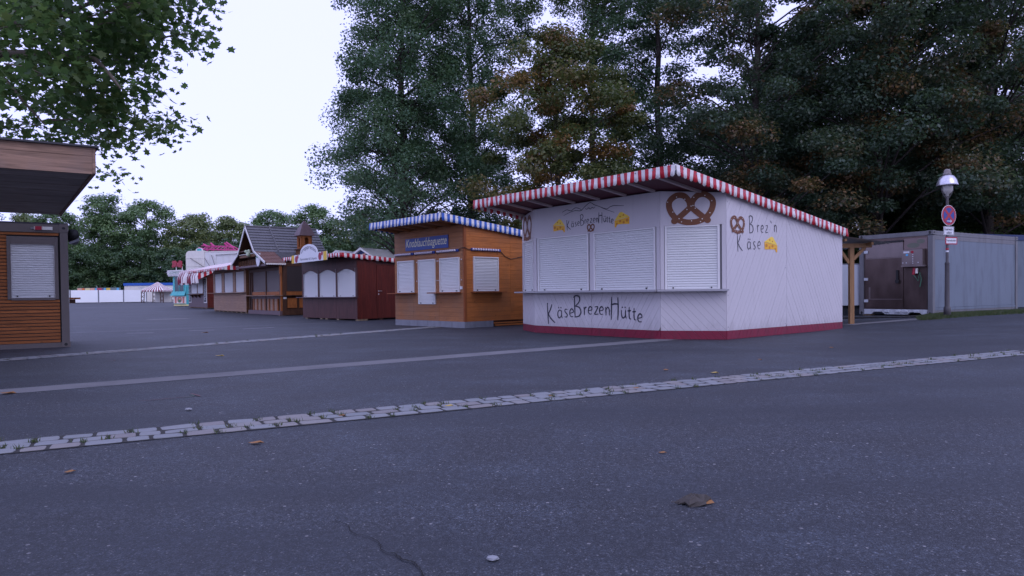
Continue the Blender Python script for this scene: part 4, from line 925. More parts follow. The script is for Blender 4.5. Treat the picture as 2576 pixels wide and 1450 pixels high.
# ================================================================== turquoise macaroon booth
def booth_cocos():
    H = thing('macaroon_booth', 'narrow turquoise covered sweets booth with white sign and red figures on top', 'booth', (-30.57, 64.91, zg(-30, 64.9)), R(-30))
    W, Dp = 1.85, 1.6; F = Frame((-W, 0), (0, 0)); S = Frame((0, 0), (0, Dp))
    MB().box(-W + .04, -.04, .04, Dp, .12, 2.95).build('body', 'turquoise', H)
    MB().box(-W, 0, .0, Dp, .05, .18).build('plinth', 'ban3', H)
    for x in (-1.5, -.5): MB().box(x - .1, x + .1, .1, .5, -.03, .06).build('block', 'block', H)
    MB().box(-W - .4, .05, -.25, Dp, 2.96, 3.03).build('roof', 'white', H)
    sg = MB().fbox(Frame((-W - .45, -.27), (.08, -.27)), 0, W + .53, 3.0, 3.42, 0, .06).build('sign_board', 'white', H)
    SFm = Frame((-W - .45, -.27), (.08, -.27)); text(sg, SFm, 'COCOSMAKRONEN', .22, 3.08, W + .08, .24, 'green_print', .065)
    VF = Frame((-W - .45, -.26), (.08, -.26), 3.0); valance(VF, W + .53, .16, .16, ['white'], per=1).build('sign_fringe', ['white', 'white'], H)
    # covered window with flared skirt
    wv = MB(); n = 14
    for i in range(n):
        vs = []
        for k in (i, i + 1):
            x = -W - .06 + (W + .12) * k / n; w_ = .05 * math.sin(k * 2.1)
            for yy, zz, ff in ((.0, 2.9, 1.0), (-.05, 1.45, 1.02), (-.28 + w_, 1.02, 1.16)): vs.append((-W / 2 + (x + W / 2) * ff, yy, zz))
        wv.add(vs, [(0, 1, 4, 3), (1, 2, 5, 4)])
    wv.build('cover', 'turquoise', H, True)
    wn = MB().fbox(F, .30, W - .22, 1.35, 2.82, .055, .07).build('window', 'smoke_glass', H)
    b = MB(); b.fbox(F, W / 2 + .0, W / 2 + .06, 1.35, 2.82, .07, .09); b.fbox(F, .24, .30, 1.3, 2.86, .05, .09); b.fbox(F, W - .22, W - .16, 1.3, 2.86, .05, .09); b.fbox(F, .24, W - .16, 2.82, 2.88, .05, .09); b.fbox(F, .24, W - .16, 1.29, 1.35, .05, .09); b.build('window_frame', 'turquoise', wn)
    pn = MB().fbox(F, .02, W - .02, .2, .95, -.02, .04).build('painted_panel', 'cream', H)
    b = MB(); b.fbox(F, .2, .48, .3, .9, .041, .046); b.fbox(F, W - .48, W - .2, .3, .9, .041, .046); disc(b, F, W / 2, .62, .36, .28, .044, 0); disc(b, F, W / 2, .55, .22, .18, .048, 1); disc(b, F, W / 2 + .05, .72, .12, .1, .05, 2)
    b.fbox(F, .02, W - .02, .2, .27, .041, .046, 1); b.build('painted_ornament', ['salmon', 'green_print', 'ban1'], pn)
    for x in (-1.25, -.35): MB().tube([(x, -.1, 3.03), (x, -.1, 3.75)], .04, 6).build('figure_post', 'white', H)
    FF = Frame((-1.7, -.14), (.1, -.14))
    for sh in ([(0, 3.75), (.12, 4.05), (.02, 4.2), (.22, 4.32), (.5, 4.3), (.55, 4.15), (.75, 4.2), (.7, 3.95), (.5, 3.7), (.3, 3.8), (.15, 3.66)], [(.78, 3.8), (.8, 4.1), (.95, 4.05), (1.1, 4.3), (1.4, 4.25), (1.45, 3.9), (1.38, 3.6), (1.2, 3.75), (1.0, 3.68)]):
        MB().prism(FF, sh, 0, .12).build('figure', 'sign_red', H)
booth_cocos()

# ================================================================== white fairground ride trailer
def ride():
    H = thing('ride_trailer', 'white folded fairground ride with rounded panels and magenta track pieces on top', 'fairground ride', (-34.9, 74.2, .2), R(-8))
    F = Frame((0, 0), (7.6, 0)); n = 8
    r_ = .45; pan = [(0, 0), (2.15, 0), (2.15, 5.80), (r_, 5.80)] + [(r_ - r_ * math.sin(a), 5.80 - r_ + r_ * math.cos(a)) for a in [math.pi / 2 * i / n for i in range(1, n + 1)]]
    p = MB().prism(F, pan, -.25, 0).build('end_panel', 'cream', H)
    for t_ in (5.0, 4.15, 3.3, 2.4): MB().fbox(F, .05, 2.1, t_, t_ + .04, 0, .03).build('panel_rib', 'cream', p)
    MB().fbox(F, 2.16, 7.5, .6, 5.62, -2.2, -.05).build('trailer_wall', 'white', H)
    for i in range(7): MB().fbox(F, 2.7 + i * .75, 2.75 + i * .75, .62, 5.5, -.05, -.01).build('wall_rib', 'white', H)
    MB().fbox(F, 2.16, 7.5, 5.625, 5.72, -2.2, -.02).build('top_rail', 'cream', H)
    disc_ = [(1.5 + .42 * math.cos(a), 5.82 + .30 * math.sin(a)) for a in [math.pi * i / 12 for i in range(13)]]
    d = MB().prism(F, disc_, -.2, -.12).build('round_sign', 'white', H); b = MB(); disc(b, F, 1.5, 5.9, .28, .16, -.115); b.build('sign_print', 'turquoise', d)
    dk = [(6.05, 5.73)] + [(6.6 - .55 * math.cos(a), 5.9 + .45 * math.sin(a)) for a in [math.pi * .55 * i / 8 for i in range(9)]] + [(7.6, 6.3), (7.6, 5.73)]
    MB().prism(F, dk, -.4, -.3).build('round_panel', 'cream', H)
    for a, c in (((.55, 5.02), (2.5, 3.9)), ((2.2, 5.0), (3.1, 3.9)), ((3.0, 5.3), (3.6, 4.0))): MB().tube([F.P(*a, .05), F.P(*c, .35)], .03, 6).build('strut', 'frame_brown', H)
    MB().tube([F.P(3.5, 5.3, .06), F.P(6.6, 5.42, .06)], .03, 6).build('strut', 'frame_brown', H)
    # magenta lattice
    y0 = -1.0
    for d_ in (-.5, -1.4):
        MB().tube([F.P(1.2, 6.0, d_), F.P(5.4, 5.85, d_)], .05, 6).build('track_rail', 'pink', H); MB().tube([F.P(1.5, 6.35, d_), F.P(4.8, 6.25, d_)], .05, 6).build('track_rail', 'pink', H)
        MB().tube([F.P(4.8, 6.25, d_), F.P(5.4, 5.85, d_)], .05, 6).build('track_rail', 'pink', H)
        for s_ in (2.15, 2.9, 4.15, 4.4): MB().tube([F.P(s_, 5.55, d_), F.P(s_, 6.3, d_)], .045, 6).build('track_post', 'pink', H)
    for i in range(8): MB().tube([F.P(1.6 + i * .42, 5.98, -.5), F.P(1.5 + i * .42, 6.3, -1.4)], .035, 6).build('track_tie', 'pink', H)
    for a, c in (((1.0, 6.15), (2.1, 5.9)), ((1.55, 6.55), (2.3, 6.2)), ((2.4, 6.65), (2.9, 6.25)), ((4.0, 6.6), (4.5, 6.2)), ((4.2, 6.7), (5.1, 6.1))): MB().tube([F.P(*a, -.8), F.P(*c, -.8)], .09, 8).build('track_tube', 'pink', H)
    for s_ in (2.6, 7.0): MB().fbox(F, s_, s_ + .3, 0, .6, -1.6, -.4).build('support', 'frame_brown', H)
ride()

# ================================================================== white gabled huts behind the crepe hut
def peak_hut(x, y, apex, hw, rz, label, pr):
    H = thing('white_gabled_hut', label, 'hut', (x, y, zg(x, y)), rz, 'white gabled huts behind the crepe hut')
    F = Frame((-hw, 0), (hw, 0)); e = apex - hw * .62; b = MB()
    MB().box(-hw + .06, hw - .06, .05, 2.5, .0, e - .02).build('wall', 'white', H)
    MB().prism(F, [(.1, e - .02), (2 * hw - .1, e - .02), (hw, apex - .12)], -2.4, -.06).build('gable', 'navy' if pr else 'white', H)
    for s_ in (-1, 1):
        pts = [(hw, apex), (hw + s_ * (hw + .12), e - .07), (hw + s_ * (hw + .12), e - .16), (hw, apex - .11)]
        MB().prism(F, pts, -2.5, .12).build('roof', 'white', H)
    if pr:
        b = MB(); rr = random.Random(2)
        for i in range(7): disc(b, F, hw + rr.uniform(-.2, .2), apex - .38 + rr.uniform(-.1, .08), .05, .05, -.055, i % 2)
        b.build('gable_print', ['ban1', 'sign_white'], H)
peak_hut(-9.06, 36.0, 3.39, .45, R(-20), 'smaller white gable tip showing above the striped awning of the crepe hut', False)
peak_hut(-7.75, 35.8, 3.50, .75, R(-25), 'larger white gable with dark blue print behind the crepe hut awning', True)

# ================================================================== far fence, banner, building, tent, street light
def far():
    P = [(-75.6, 113.2), (-73.3, 114.8), (-69.85, 116.9), (-67.3, 119.9), (-65.3, 123.6)]
    H = thing('hoarding_fence', 'low white sheet hoarding fence along the far edge of the asphalt', 'fence', (P[0][0], P[0][1], .2))
    ox, oy = P[0]; Q = [(a - ox, b - oy) for a, b in P]
    for a, b in zip(Q[:-1], Q[1:]):
        F = Frame(a, b); MB().fbox(F, .10, F.L - .10, .12, 2.18, -.02, .02).build('fence_panel', 'fence_white', H)
        MB().fbox(F, .2, F.L - .2, .0, .10, -.2, .06).build('fence_foot', 'cable', H)
    for a in Q:
        MB().box(a[0] - .06, a[0] + .06, a[1] - .06, a[1] + .06, 0, 2.26).build('fence_post', 'zinc', H); MB().box(a[0] - .3, a[0] + .3, a[1] - .15, a[1] + .15, 0, .1).build('post_foot', 'cont_frame', H)
    H = thing('cartoon_banner', 'long printed banner board in patches of orange yellow blue and red behind the fence', 'banner', (-80.4, 128, .2), R(0))
    F = Frame((0, 0), (8, 0)); MB().fbox(F, 0, 8, 1.5, 2.74, -.1, 0).build('board', 'ban8', H)
    for s_ in (.5, 4, 7.5): MB().fbox(F, s_, s_ + .1, 0, 2.7, -.25, -.105).build('post', 'zinc', H)
    x = 0; seq = ['ban1', 'ban2', 'ban3', 'ban1', 'ban4', 'ban5', 'ban6', 'ban4', 'ban7', 'ban8', 'ban8', 'ban4', 'ban8']; ws = [.85, .6, .95, .85, .4, .9, .3, .5, .8, .55, .5, .55, .25]
    for c_, w_ in zip(seq, ws):
        MB().prism(F, [(x + .03, 1.9), (x + w_ - .03, 1.9), (x + w_ - .03 - .06 * (c_ == 'ban2'), 2.68), (x + .03 + .08 * (c_ == 'ban4'), 2.68)], .001, .006).build('print_patch', c_, H); x += w_
    H = thing('white_pavilion', 'long low white building with a blue roof edge behind the fence', 'building', (-75.6, 135, .2))
    MB().box(0, 22, 0, 8, 0, 3.18).build('wall', 'cream', H); MB().box(-.1, 22.1, -.15, 8.1, 3.185, 3.68).build('roof_edge', 'roof_blue', H)
    F = Frame((0, 0), (22, 0)); text(H, F, 'Zuckerle', 2.75, 2.66, 1.0, .18, 'roof_blue', .02); 
    for s_ in (10.5, 14): MB().fbox(F, s_, s_ + 1.2, 1.0, 2.4, -.01, .03).build('window', 'smoke_glass', H)
    # pagoda tent
    H = thing('striped_tent', 'small red and white striped peaked tent on dark trestle legs', 'tent', (-57.3, 112, .2))
    hw, e, ap = 1.8, 1.98, 3.38; n = 17; b = MB()
    cs = [(-hw, -hw), (hw, -hw), (hw, hw), (-hw, hw)]
    for k in range(4):
        a, c = Vector((*cs[k], e)), Vector((*cs[(k + 1) % 4], e)); top = Vector((0, 0, ap))
        for i in range(n):
            p, q = a + (c - a) * (i / n), a + (c - a) * ((i + 1) / n); m1, m2 = p + (top - p) * .97, q + (top - q) * .97
            s1 = p + (top - p) * .5 + Vector((0, 0, -.06)); s2 = q + (top - q) * .5 + Vector((0, 0, -.06))
            b.add([p - Vector((0, 0, .22)), q - Vector((0, 0, .22)), q, p, s2, s1, m2, m1], [(0, 1, 2, 3), (3, 2, 4, 5), (5, 4, 6, 7)], (i + 1) % 2)
    b.build('canopy', ['burgundy', 'white_cloth'], H)
    for i, j in ((-1, -1), (1, -1), (1, 1), (-1, 1)):
        x, y = i * hw * .98, j * hw * .98; b = MB(); b.bar((x, y, 0), (x * .98, y, 2.0), .09, .09); b.bar((x - i * .42, y, 0), (x - i * .42 - i * .12, y, 2.0), .09, .09)
        for z in (.1, .75, 1.4): b.bar((x, y, z), (x - i * .45, y, z + .5), .05, .05); b.bar((x - i * .43, y, z), (x, y, z + .5), .05, .05)
        b.build('leg', 'dark_brown', H)
    MB().box(-1.35, 1.35, hw - .1, hw - .06, .05, 1.95).build('back_sheet', 'cream', H)
    H = thing('street_light', 'tall street light with two flat white arms behind the bell turret', 'street light', (-28.3, 95, .2))
    MB().tube([(0, 0, 0), (0, 0, 10.6)], [.11, .06], 8).build('pole', 'zinc', H)
    for s_ in (-1, 1): MB().bar((s_ * .1, 0, 10.55), (s_ * .95, 0, 10.68), .3, .10).build('lamp_head', 'white', H)
far()

# ================================================================== taupe cabin on the left
def cabin():
    H = thing('site_cabin', 'taupe steel cabin with orange slat cladding and a white shuttered window', 'cabin', (-9.98, 15.59, 0), R(32))
    W, Dp = 6.0, 2.45; F = Frame((-W, 0), (0, 0)); L = W; G = lambda s_: L - s_
    MB().box(-W + .06, -.06, .08, Dp - .06, .06, 2.66).build('body', 'roof_felt', H)
    MB().fbox(F, G(.15), L, 0, 2.74, -.15, 0).build('corner_post', 'frame_brown', H); MB().fbox(F, 0, .15, 0, 2.74, -.15, 0).build('corner_post', 'frame_brown', H)
    MB().fbox(F, .15, G(.15), 2.56, 2.74, -.15, -.002).build('top_rail', 'frame_brown', H); MB().fbox(F, .15, G(.15), .0, .105, -.15, -.002).build('bottom_rail', 'frame_brown', H)
    MB().fbox(F, G(.16), L + .012, 2.58, 2.755, -.16, .012).build('corner_casting', 'frame_brown', H); MB().fbox(F, G(.16), L + .012, -.0, .12, -.16, .012).build('corner_casting', 'frame_brown', H)
    b = MB(); disc(b, F, G(.075), 2.665, .035, .028, .0135); disc(b, F, G(.075), .06, .034, .034, .0135); b.build('casting_hole', 'cable', H)
    # cladding boards (gaps around the windows)
    t_ = .112; bh = .0745; k = 0
    wins = ((.10 + .09, 1.12), (1.40, 2.35), (2.9, 3.9))
    while t_ < 2.54:
        segs = [(G(.17) - (W - .34), G(.17))]
        if t_ > 1.02 and t_ < 2.46:
            segs = []; x = .17
            for a, c in wins:
                if a - x > .02: segs.append((G(a), G(x)))
                x = c
            segs.append((.17, G(x)))
        for s0, s1 in segs:
            if s1 > L - 1.9: MB().fbox(F, max(s0, 0.17) + .004, s1 - .004, t_, min(t_ + bh - .017, 2.55), -.07, -.03 + random.uniform(-.002, .002)).build('cladding_board', 'clad', H)
            else: pass
        t_ += bh; k += 1
    for a, c in wins:
        wf = MB(); wf.fbox(F, G(c), G(c) + .07, 1.08, 2.46, -.06, .0); wf.fbox(F, G(a) - .07, G(a), 1.08, 2.46, -.06, .0); wf.fbox(F, G(c) + .07, G(a) - .07, 2.29, 2.46, -.06, .012); wf.fbox(F, G(c) + .07, G(a) - .07, 1.06, 1.11, -.06, .015)
        w_ = wf.build('window_frame', 'frame_brown', H)
        if a < 1: shutter(H, F, G(c) + .08, G(a) - .08, 1.115, 2.28, 23, d=-.055, rw=.01)
        else: shutter(H, F, G(c) + .08, G(a) - .08, 1.115, 2.28, 12, d=-.055, rw=.01)
    lm = MB().fbox(F, G(.62), G(.28), 2.615, 2.685, .0, .04).build('marker_lamp', 'cream', H); MB().fbox(F, G(.60), G(.48), 2.61, 2.69, .042, .06).build('red_lens', 'sign_red', lm); MB().fbox(F, G(.68), G(.62), 2.63, 2.66, .0, .03).build('lamp_cap', 'zinc', lm)
    # awning cassette on the end wall, folding shelf
    S = Frame((0, 0), (0, Dp))
    cs = MB().tube([(.10, .25, 2.56), (.10, 2.3, 2.56)], .12, 12).build('awning_cassette', 'cable', H, True)
    MB().bar((.02, .3, 2.35), (.22, .3, 2.45), .03, .05).build('cassette_arm', 'zinc', cs)
    sh = MB().box(.0, .22, .25, 2.2, 1.07, 1.11).build('end_shelf', 'orange_brown', H); MB().box(.0, .12, .3, .36, .98, 1.068).build('shelf_bracket', 'dark_brown', sh)
    MB().box(-W, 0, .02, Dp, 2.741, 2.78).build('roof', 'roof_felt', H)
    for x in (-5.5, -3, -.6): MB().box(x - .2, x + .2, .05, .5, -.06, .004).build('block', 'cable', H)
cabin()

def canopy():
    # local frame follows the cabin: x along its front, y backwards; the free end is cut at a slight angle
    a = R(32); H = thing('timber_canopy', 'flat timber canopy with deep weathered fascia boards over the cabin front', 'canopy', (-5.55, 9.29, 0), a)
    xl, xe, y1 = -7.5, -.50, 5.83; xr = lambda y: xe * y / y1
    F = Frame((xl, 0), (0, 0)); S = Frame((0, 0), (xe, y1))
    for i, (t0, t1) in enumerate(((2.752, 2.985), (2.99, 3.10))): MB().fbox(F, 0, -xl - .04, t0, t1, -.04, .0 - .004 * i).build('fascia_board', 'fascia', H)
    MB().fbox(F, -xl - .038, -xl, 2.76, 3.10, -.04, .004).build('fascia_end', 'fascia', H)
    MB().fbox(S, .042, S.L, 2.752, 3.10, -.04, 0).build('fascia_board', 'fascia', H)
    P = [(xl, -.05), (.04, -.05), (xe + .04, y1 + .03), (xl, y1 + .03)]
    G_ = Plane((0, 0, 0), (1, 0, 0), (0, 1, 0)); MB().prism(G_, P, 3.101, 3.125).build('roof', 'roof_felt', H)
    for k in range(17):                       # soffit boards run along the front
        ya, yb = .045 + k * .34, .045 + k * .34 + .325; z = 2.775 + random.uniform(-.004, .004)
        MB().prism(G_, [(xl + .02, ya), (xr(ya) - .045, ya), (xr(yb) - .045, yb), (xl + .02, yb)], z, 2.80).build('soffit_board', 'soffit', H)
    for x, y in ((-3.4, .4), (-7.2, .4), (-7.2, 5.2)): MB().box(x - .08, x + .08, y - .08, y + .08, -.05, 2.774).build('post', 'timber', H)
    MB().box(-7.3, -3.2, .3, .5, 2.6, 2.774).build('beam', 'timber', H)
canopy()

# ================================================================== right: timber shelter, tarp fence, container, lamp post
def shelter():
    x, y = 10.4, 21.2; H = thing('timber_shelter', 'small pine post shelter with a clear corrugated roof behind the lilac hut', 'shelter', (x, y, zg(x, y)), R(0))
    MB().box(-.065, .065, -.065, .065, -.03, 2.33).build('post', 'timber', H)
    MB().box(-.42, .60, -.07, .07, 2.332, 2.46).build('beam', 'timber', H)
    MB().bar((.06, 0, 1.98), (.42, 0, 2.34), .07, .09).build('brace', 'timber', H); MB().bar((-.06, 0, 1.86), (-.40, 0, 2.34), .07, .09).build('brace', 'timber', H)
    for xx in (-.35, .45): MB().bar((xx, -.4, 2.50 - xx * .14), (xx, 2.6, 2.50 - xx * .14), .06, .08).build('rafter', 'timber', H)
    MB().box(-.065, .065, 2.4, 2.53, -.03, 2.33).build('post', 'timber', H)
    n = 24; vs = []
    for i in range(n + 1):
        yy = -.5 + 3.2 * i / n
        for xx in (-1.6, .95): vs.append((xx, yy, 2.575 - xx * .15 + .012 * math.cos(i * math.pi)))
    MB().add(vs, [(2 * i, 2 * i + 1, 2 * i + 3, 2 * i + 2) for i in range(n)]).build('roof_sheet', 'pvc', H)
    H = thing('tarp_fence', 'pale grey tarp hung on a fence between the lilac hut and the container', 'fence', (11.6, 26.2, zg(11.6, 26.2)), R(-10))
    F = Frame((0, 0), (1.9, 0)); n = 12; b = MB(); vs = []
    for i in range(n + 1):
        for t_ in (.42, 1.2, 1.95): vs.append(F.P(1.9 * i / n, t_, .03 * math.sin(i * 1.7 + t_)))
    b.add(vs, [(3 * i + j, 3 * i + 3 + j, 3 * i + 4 + j, 3 * i + 1 + j) for i in range(n) for j in (0, 1)]).build('tarp', 'tarp_grey', H, True)
    for s_ in (0, 1.9): MB().tube([F.P(s_, -.02, -.03), F.P(s_, 2.0, -.03)], .025, 6).build('fence_post', 'zinc', H)
    MB().tube([F.P(0, 1.97, -.03), F.P(1.9, 1.97, -.03)], .02, 6).build('fence_rail', 'zinc', H)
    MB().box(-.2, .2, -.15, .15, -.05, .1).build('fence_foot', 'cable', H)
shelter()

def container():
    H = thing('cooling_container', 'grey steel cooling container with brown stained end door and control box', 'container', (14.42, 23.7, .17), R(33))
    # local: x along the long side to the right, y backwards; end wall goes from (0,0) to (0,2.6)
    LN, WD, HT = 6.6, 2.6, 2.92; S = Frame((0, 0), (LN, 0)); E_ = Frame((0, WD), (0, 0))
    MB().box(.06, LN - .06, .06, WD - .06, .16, HT - .06).build('body', 'cont_grey', H)
    MB().fbox(S, .17, LN - .17, .27, HT - .30, -.07, -.03).build('side_panel', 'cont_grey', H)
    MB().fbox(S, .16, LN - .16, HT - .14, HT, -.12, -.012).build('side_rail', 'cont_frame', H); MB().fbox(S, .16, LN - .16, HT - .30, HT - .145, -.12, -.022).build('side_rail', 'cont_frame', H)
    MB().fbox(S, .16, LN - .16, .02, .17, -.12, -.03).build('side_rail', 'cont_frame', H); MB().fbox(S, .16, LN - .16, .175, .26, -.12, -.012).build('side_rail', 'cont_grey', H)
    for s_ in (0, LN - .16): MB().fbox(S, s_, s_ + .16, .14, HT - .16, -.16, 0).build('corner_post', 'cont_frame', H)
    MB().box(.0, .16, WD - .16, WD, .14, HT - .16).build('corner_post', 'cont_frame', H)
    for x in (0, LN - .18):
        for y in (0, WD - .18):
            for z in (0, HT - .13): MB().box(x - .008, x + .188, y - .008, y + .188, z, z + .14).build('corner_casting', 'cont_frame', H)
    b = MB()
    for t_ in (.06, HT - .06):
        for s_ in (.09, WD - .09): disc(b, E_, s_, t_, .04, .055, .011)
        for s_ in (.09, LN - .09): disc(b, S, s_, t_, .045, .035, .011)
    b.build('casting_hole', 'cable', H)
    # end: sill with fork notches, door, steel panels, control box
    sill = [(.18, .02), (.45, .02), (.55, .11), (.85, .11), (.95, .02), (WD - .85, .02), (WD - .75, .11), (WD - .45, .11), (WD - .35, .02), (WD - .18, .02), (WD - .18, .20), (.18, .20)]
    sl = MB().prism(E_, sill, -.1, .006).build('end_sill', 'cont_sill', H)
    for s_ in (.95, 1.35, 1.62, 2.0): MB().fbox(E_, s_, s_ + .16, .10, .16, .006, .07).build('sill_lug', 'cont_sill', sl)
    MB().fbox(E_, .18, WD - .18, HT - .15, HT, -.1, .002).build('end_rail', 'cont_frame', H)
    MB().fbox(E_, .17, WD - .17, .205, HT - .155, -.09, -.035).build('end_panel', 'steel_brown', H)
    dr = MB().fbox(E_, .24, 1.60, .26, 2.06, -.034, -.004).build('door', 'steel_brown', H)
    MB().fbox(E_, .24, 1.60, 2.07, 2.60, -.034, -.008).build('upper_panel', 'steel_pale', H); MB().fbox(E_, .22, 1.62, 2.605, 2.66, -.034, .05).build('rain_strip', 'cable', H)
    pn = MB().fbox(E_, 1.63, WD - .18, 2.32, 2.70, -.034, -.012).build('camouflage_panel', 'dusty_pink', H)
    b = MB(); disc(b, E_, 1.95, 2.45, .22, .09, -.010); disc(b, E_, 2.2, 2.58, .14, .08, -.009); b.build('camouflage_patch', 'olive_sign', pn)
    MB().fbox(E_, 1.63, WD - .18, .22, 1.70, -.034, -.015).build('lower_panel', 'steel_brown', H)
    for q in ((.26, 1.58, .55, .575), (.36, .42, .577, 1.0), (.26, 1.58, 2.035, 2.058)): MB().fbox(E_, *q, -.004, .006).build('door_strip', 'steel_pale', dr)
    b = MB(); b.fbox(E_, 1.38, 1.45, 1.18, 1.60, .0, .06); disc(b, E_, 1.42, 1.2, .075, .075, .065); b.build('door_handle', 'cable', dr)
    for t_ in (.45, 1.25, 2.25): MB().fbox(E_, .19, .33, t_, t_ + .10, -.004, .03).build('hinge', 'cont_sill', dr)
    cb = MB().fbox(E_, 1.64, 2.34, 1.76, 2.30, -.03, .16).build('control_box', 'steel_pale', H); MB().fbox(E_, 1.62, 2.4, 1.70, 1.755, -.03, .18).build('control_box_ledge', 'steel_pale', H)
    b = MB(); b.fbox(E_, 1.70, 1.90, 2.18, 2.24, .161, .165, 0); b.fbox(E_, 1.78, 1.86, 2.08, 2.15, .161, .165, 1); disc(b, E_, 2.0, 2.21, .05, .05, .165, 2)
    for t_ in (2.12, 2.05, 1.97, 1.89, 1.82): disc(b, E_, 2.02, t_, .018, .018, .166, 0, 8)
    for s_ in (1.68, 1.80, 2.2): disc(b, E_, s_, 1.84, .02, .02, .166, 0, 8)
    b.build('control_labels', ['sign_white', 'ban4', 'sign_red'], cb)
    pl = MB().tube([E_.P(2.02, 1.66, .05), E_.P(2.0, 1.42, .08)], .05, 8).build('power_plug', 'sign_red', H); MB().tube([E_.P(2.10, 1.64, .05), E_.P(2.10, 1.46, .08)], .045, 8).build('plug_cap', 'cream', pl)
    MB().tube([E_.P(2.0, 1.42, .08), E_.P(2.15, 1.2, .07), E_.P(2.2, 1.5, .05), E_.P(2.25, 1.25, .05), E_.P(2.2, 1.0, .05)], .012, 6).build('power_cord', 'green_print', pl)
    MB().box(0.01, LN - .01, .01, WD - .01, HT - .055, HT - .012).build('roof', 'cont_frame', H)
    for x in (.05, LN - .4):
        for y in (.05, WD - .4): MB().box(x, x + .3, y, y + .3, -.12, .002).build('block', 'block', H)
container()
def cable_run():
    pts_ = [(11.4, 24.3), (12.0, 23.9), (12.7, 23.55), (13.4, 23.3), (14.0, 23.15)]; b = MB(); q = catmull(pts_, 10)
    b.tube([(x, y, zg(x, y) + .035) for x, y in q], [.035 if i % 2 else .028 for i in range(len(q))], 8); tag(b.build('ribbed_hose', 'cable'), 'black ribbed cable hose lying on the ground before the container', 'hose')
cable_run()
def blue_container():
    H = thing('blue_roofed_cabin', 'cabin with navy blue roof edge just behind the grey container at the right edge', 'cabin', (21.5, 31, .3), R(20))
    MB().box(-2, 6, 0, 2.5, -.1, 2.95).build('body', 'cont_grey', H); MB().box(-2.05, 6.05, -.05, 2.55, 2.955, 3.2).build('roof_edge', 'navy', H)
    for i in range(4): MB().box(-1.8 + i * 2, -.3 + i * 2, -.03, -.002, .3, 2.6).build('panel', 'cont_grey', H)
blue_container()

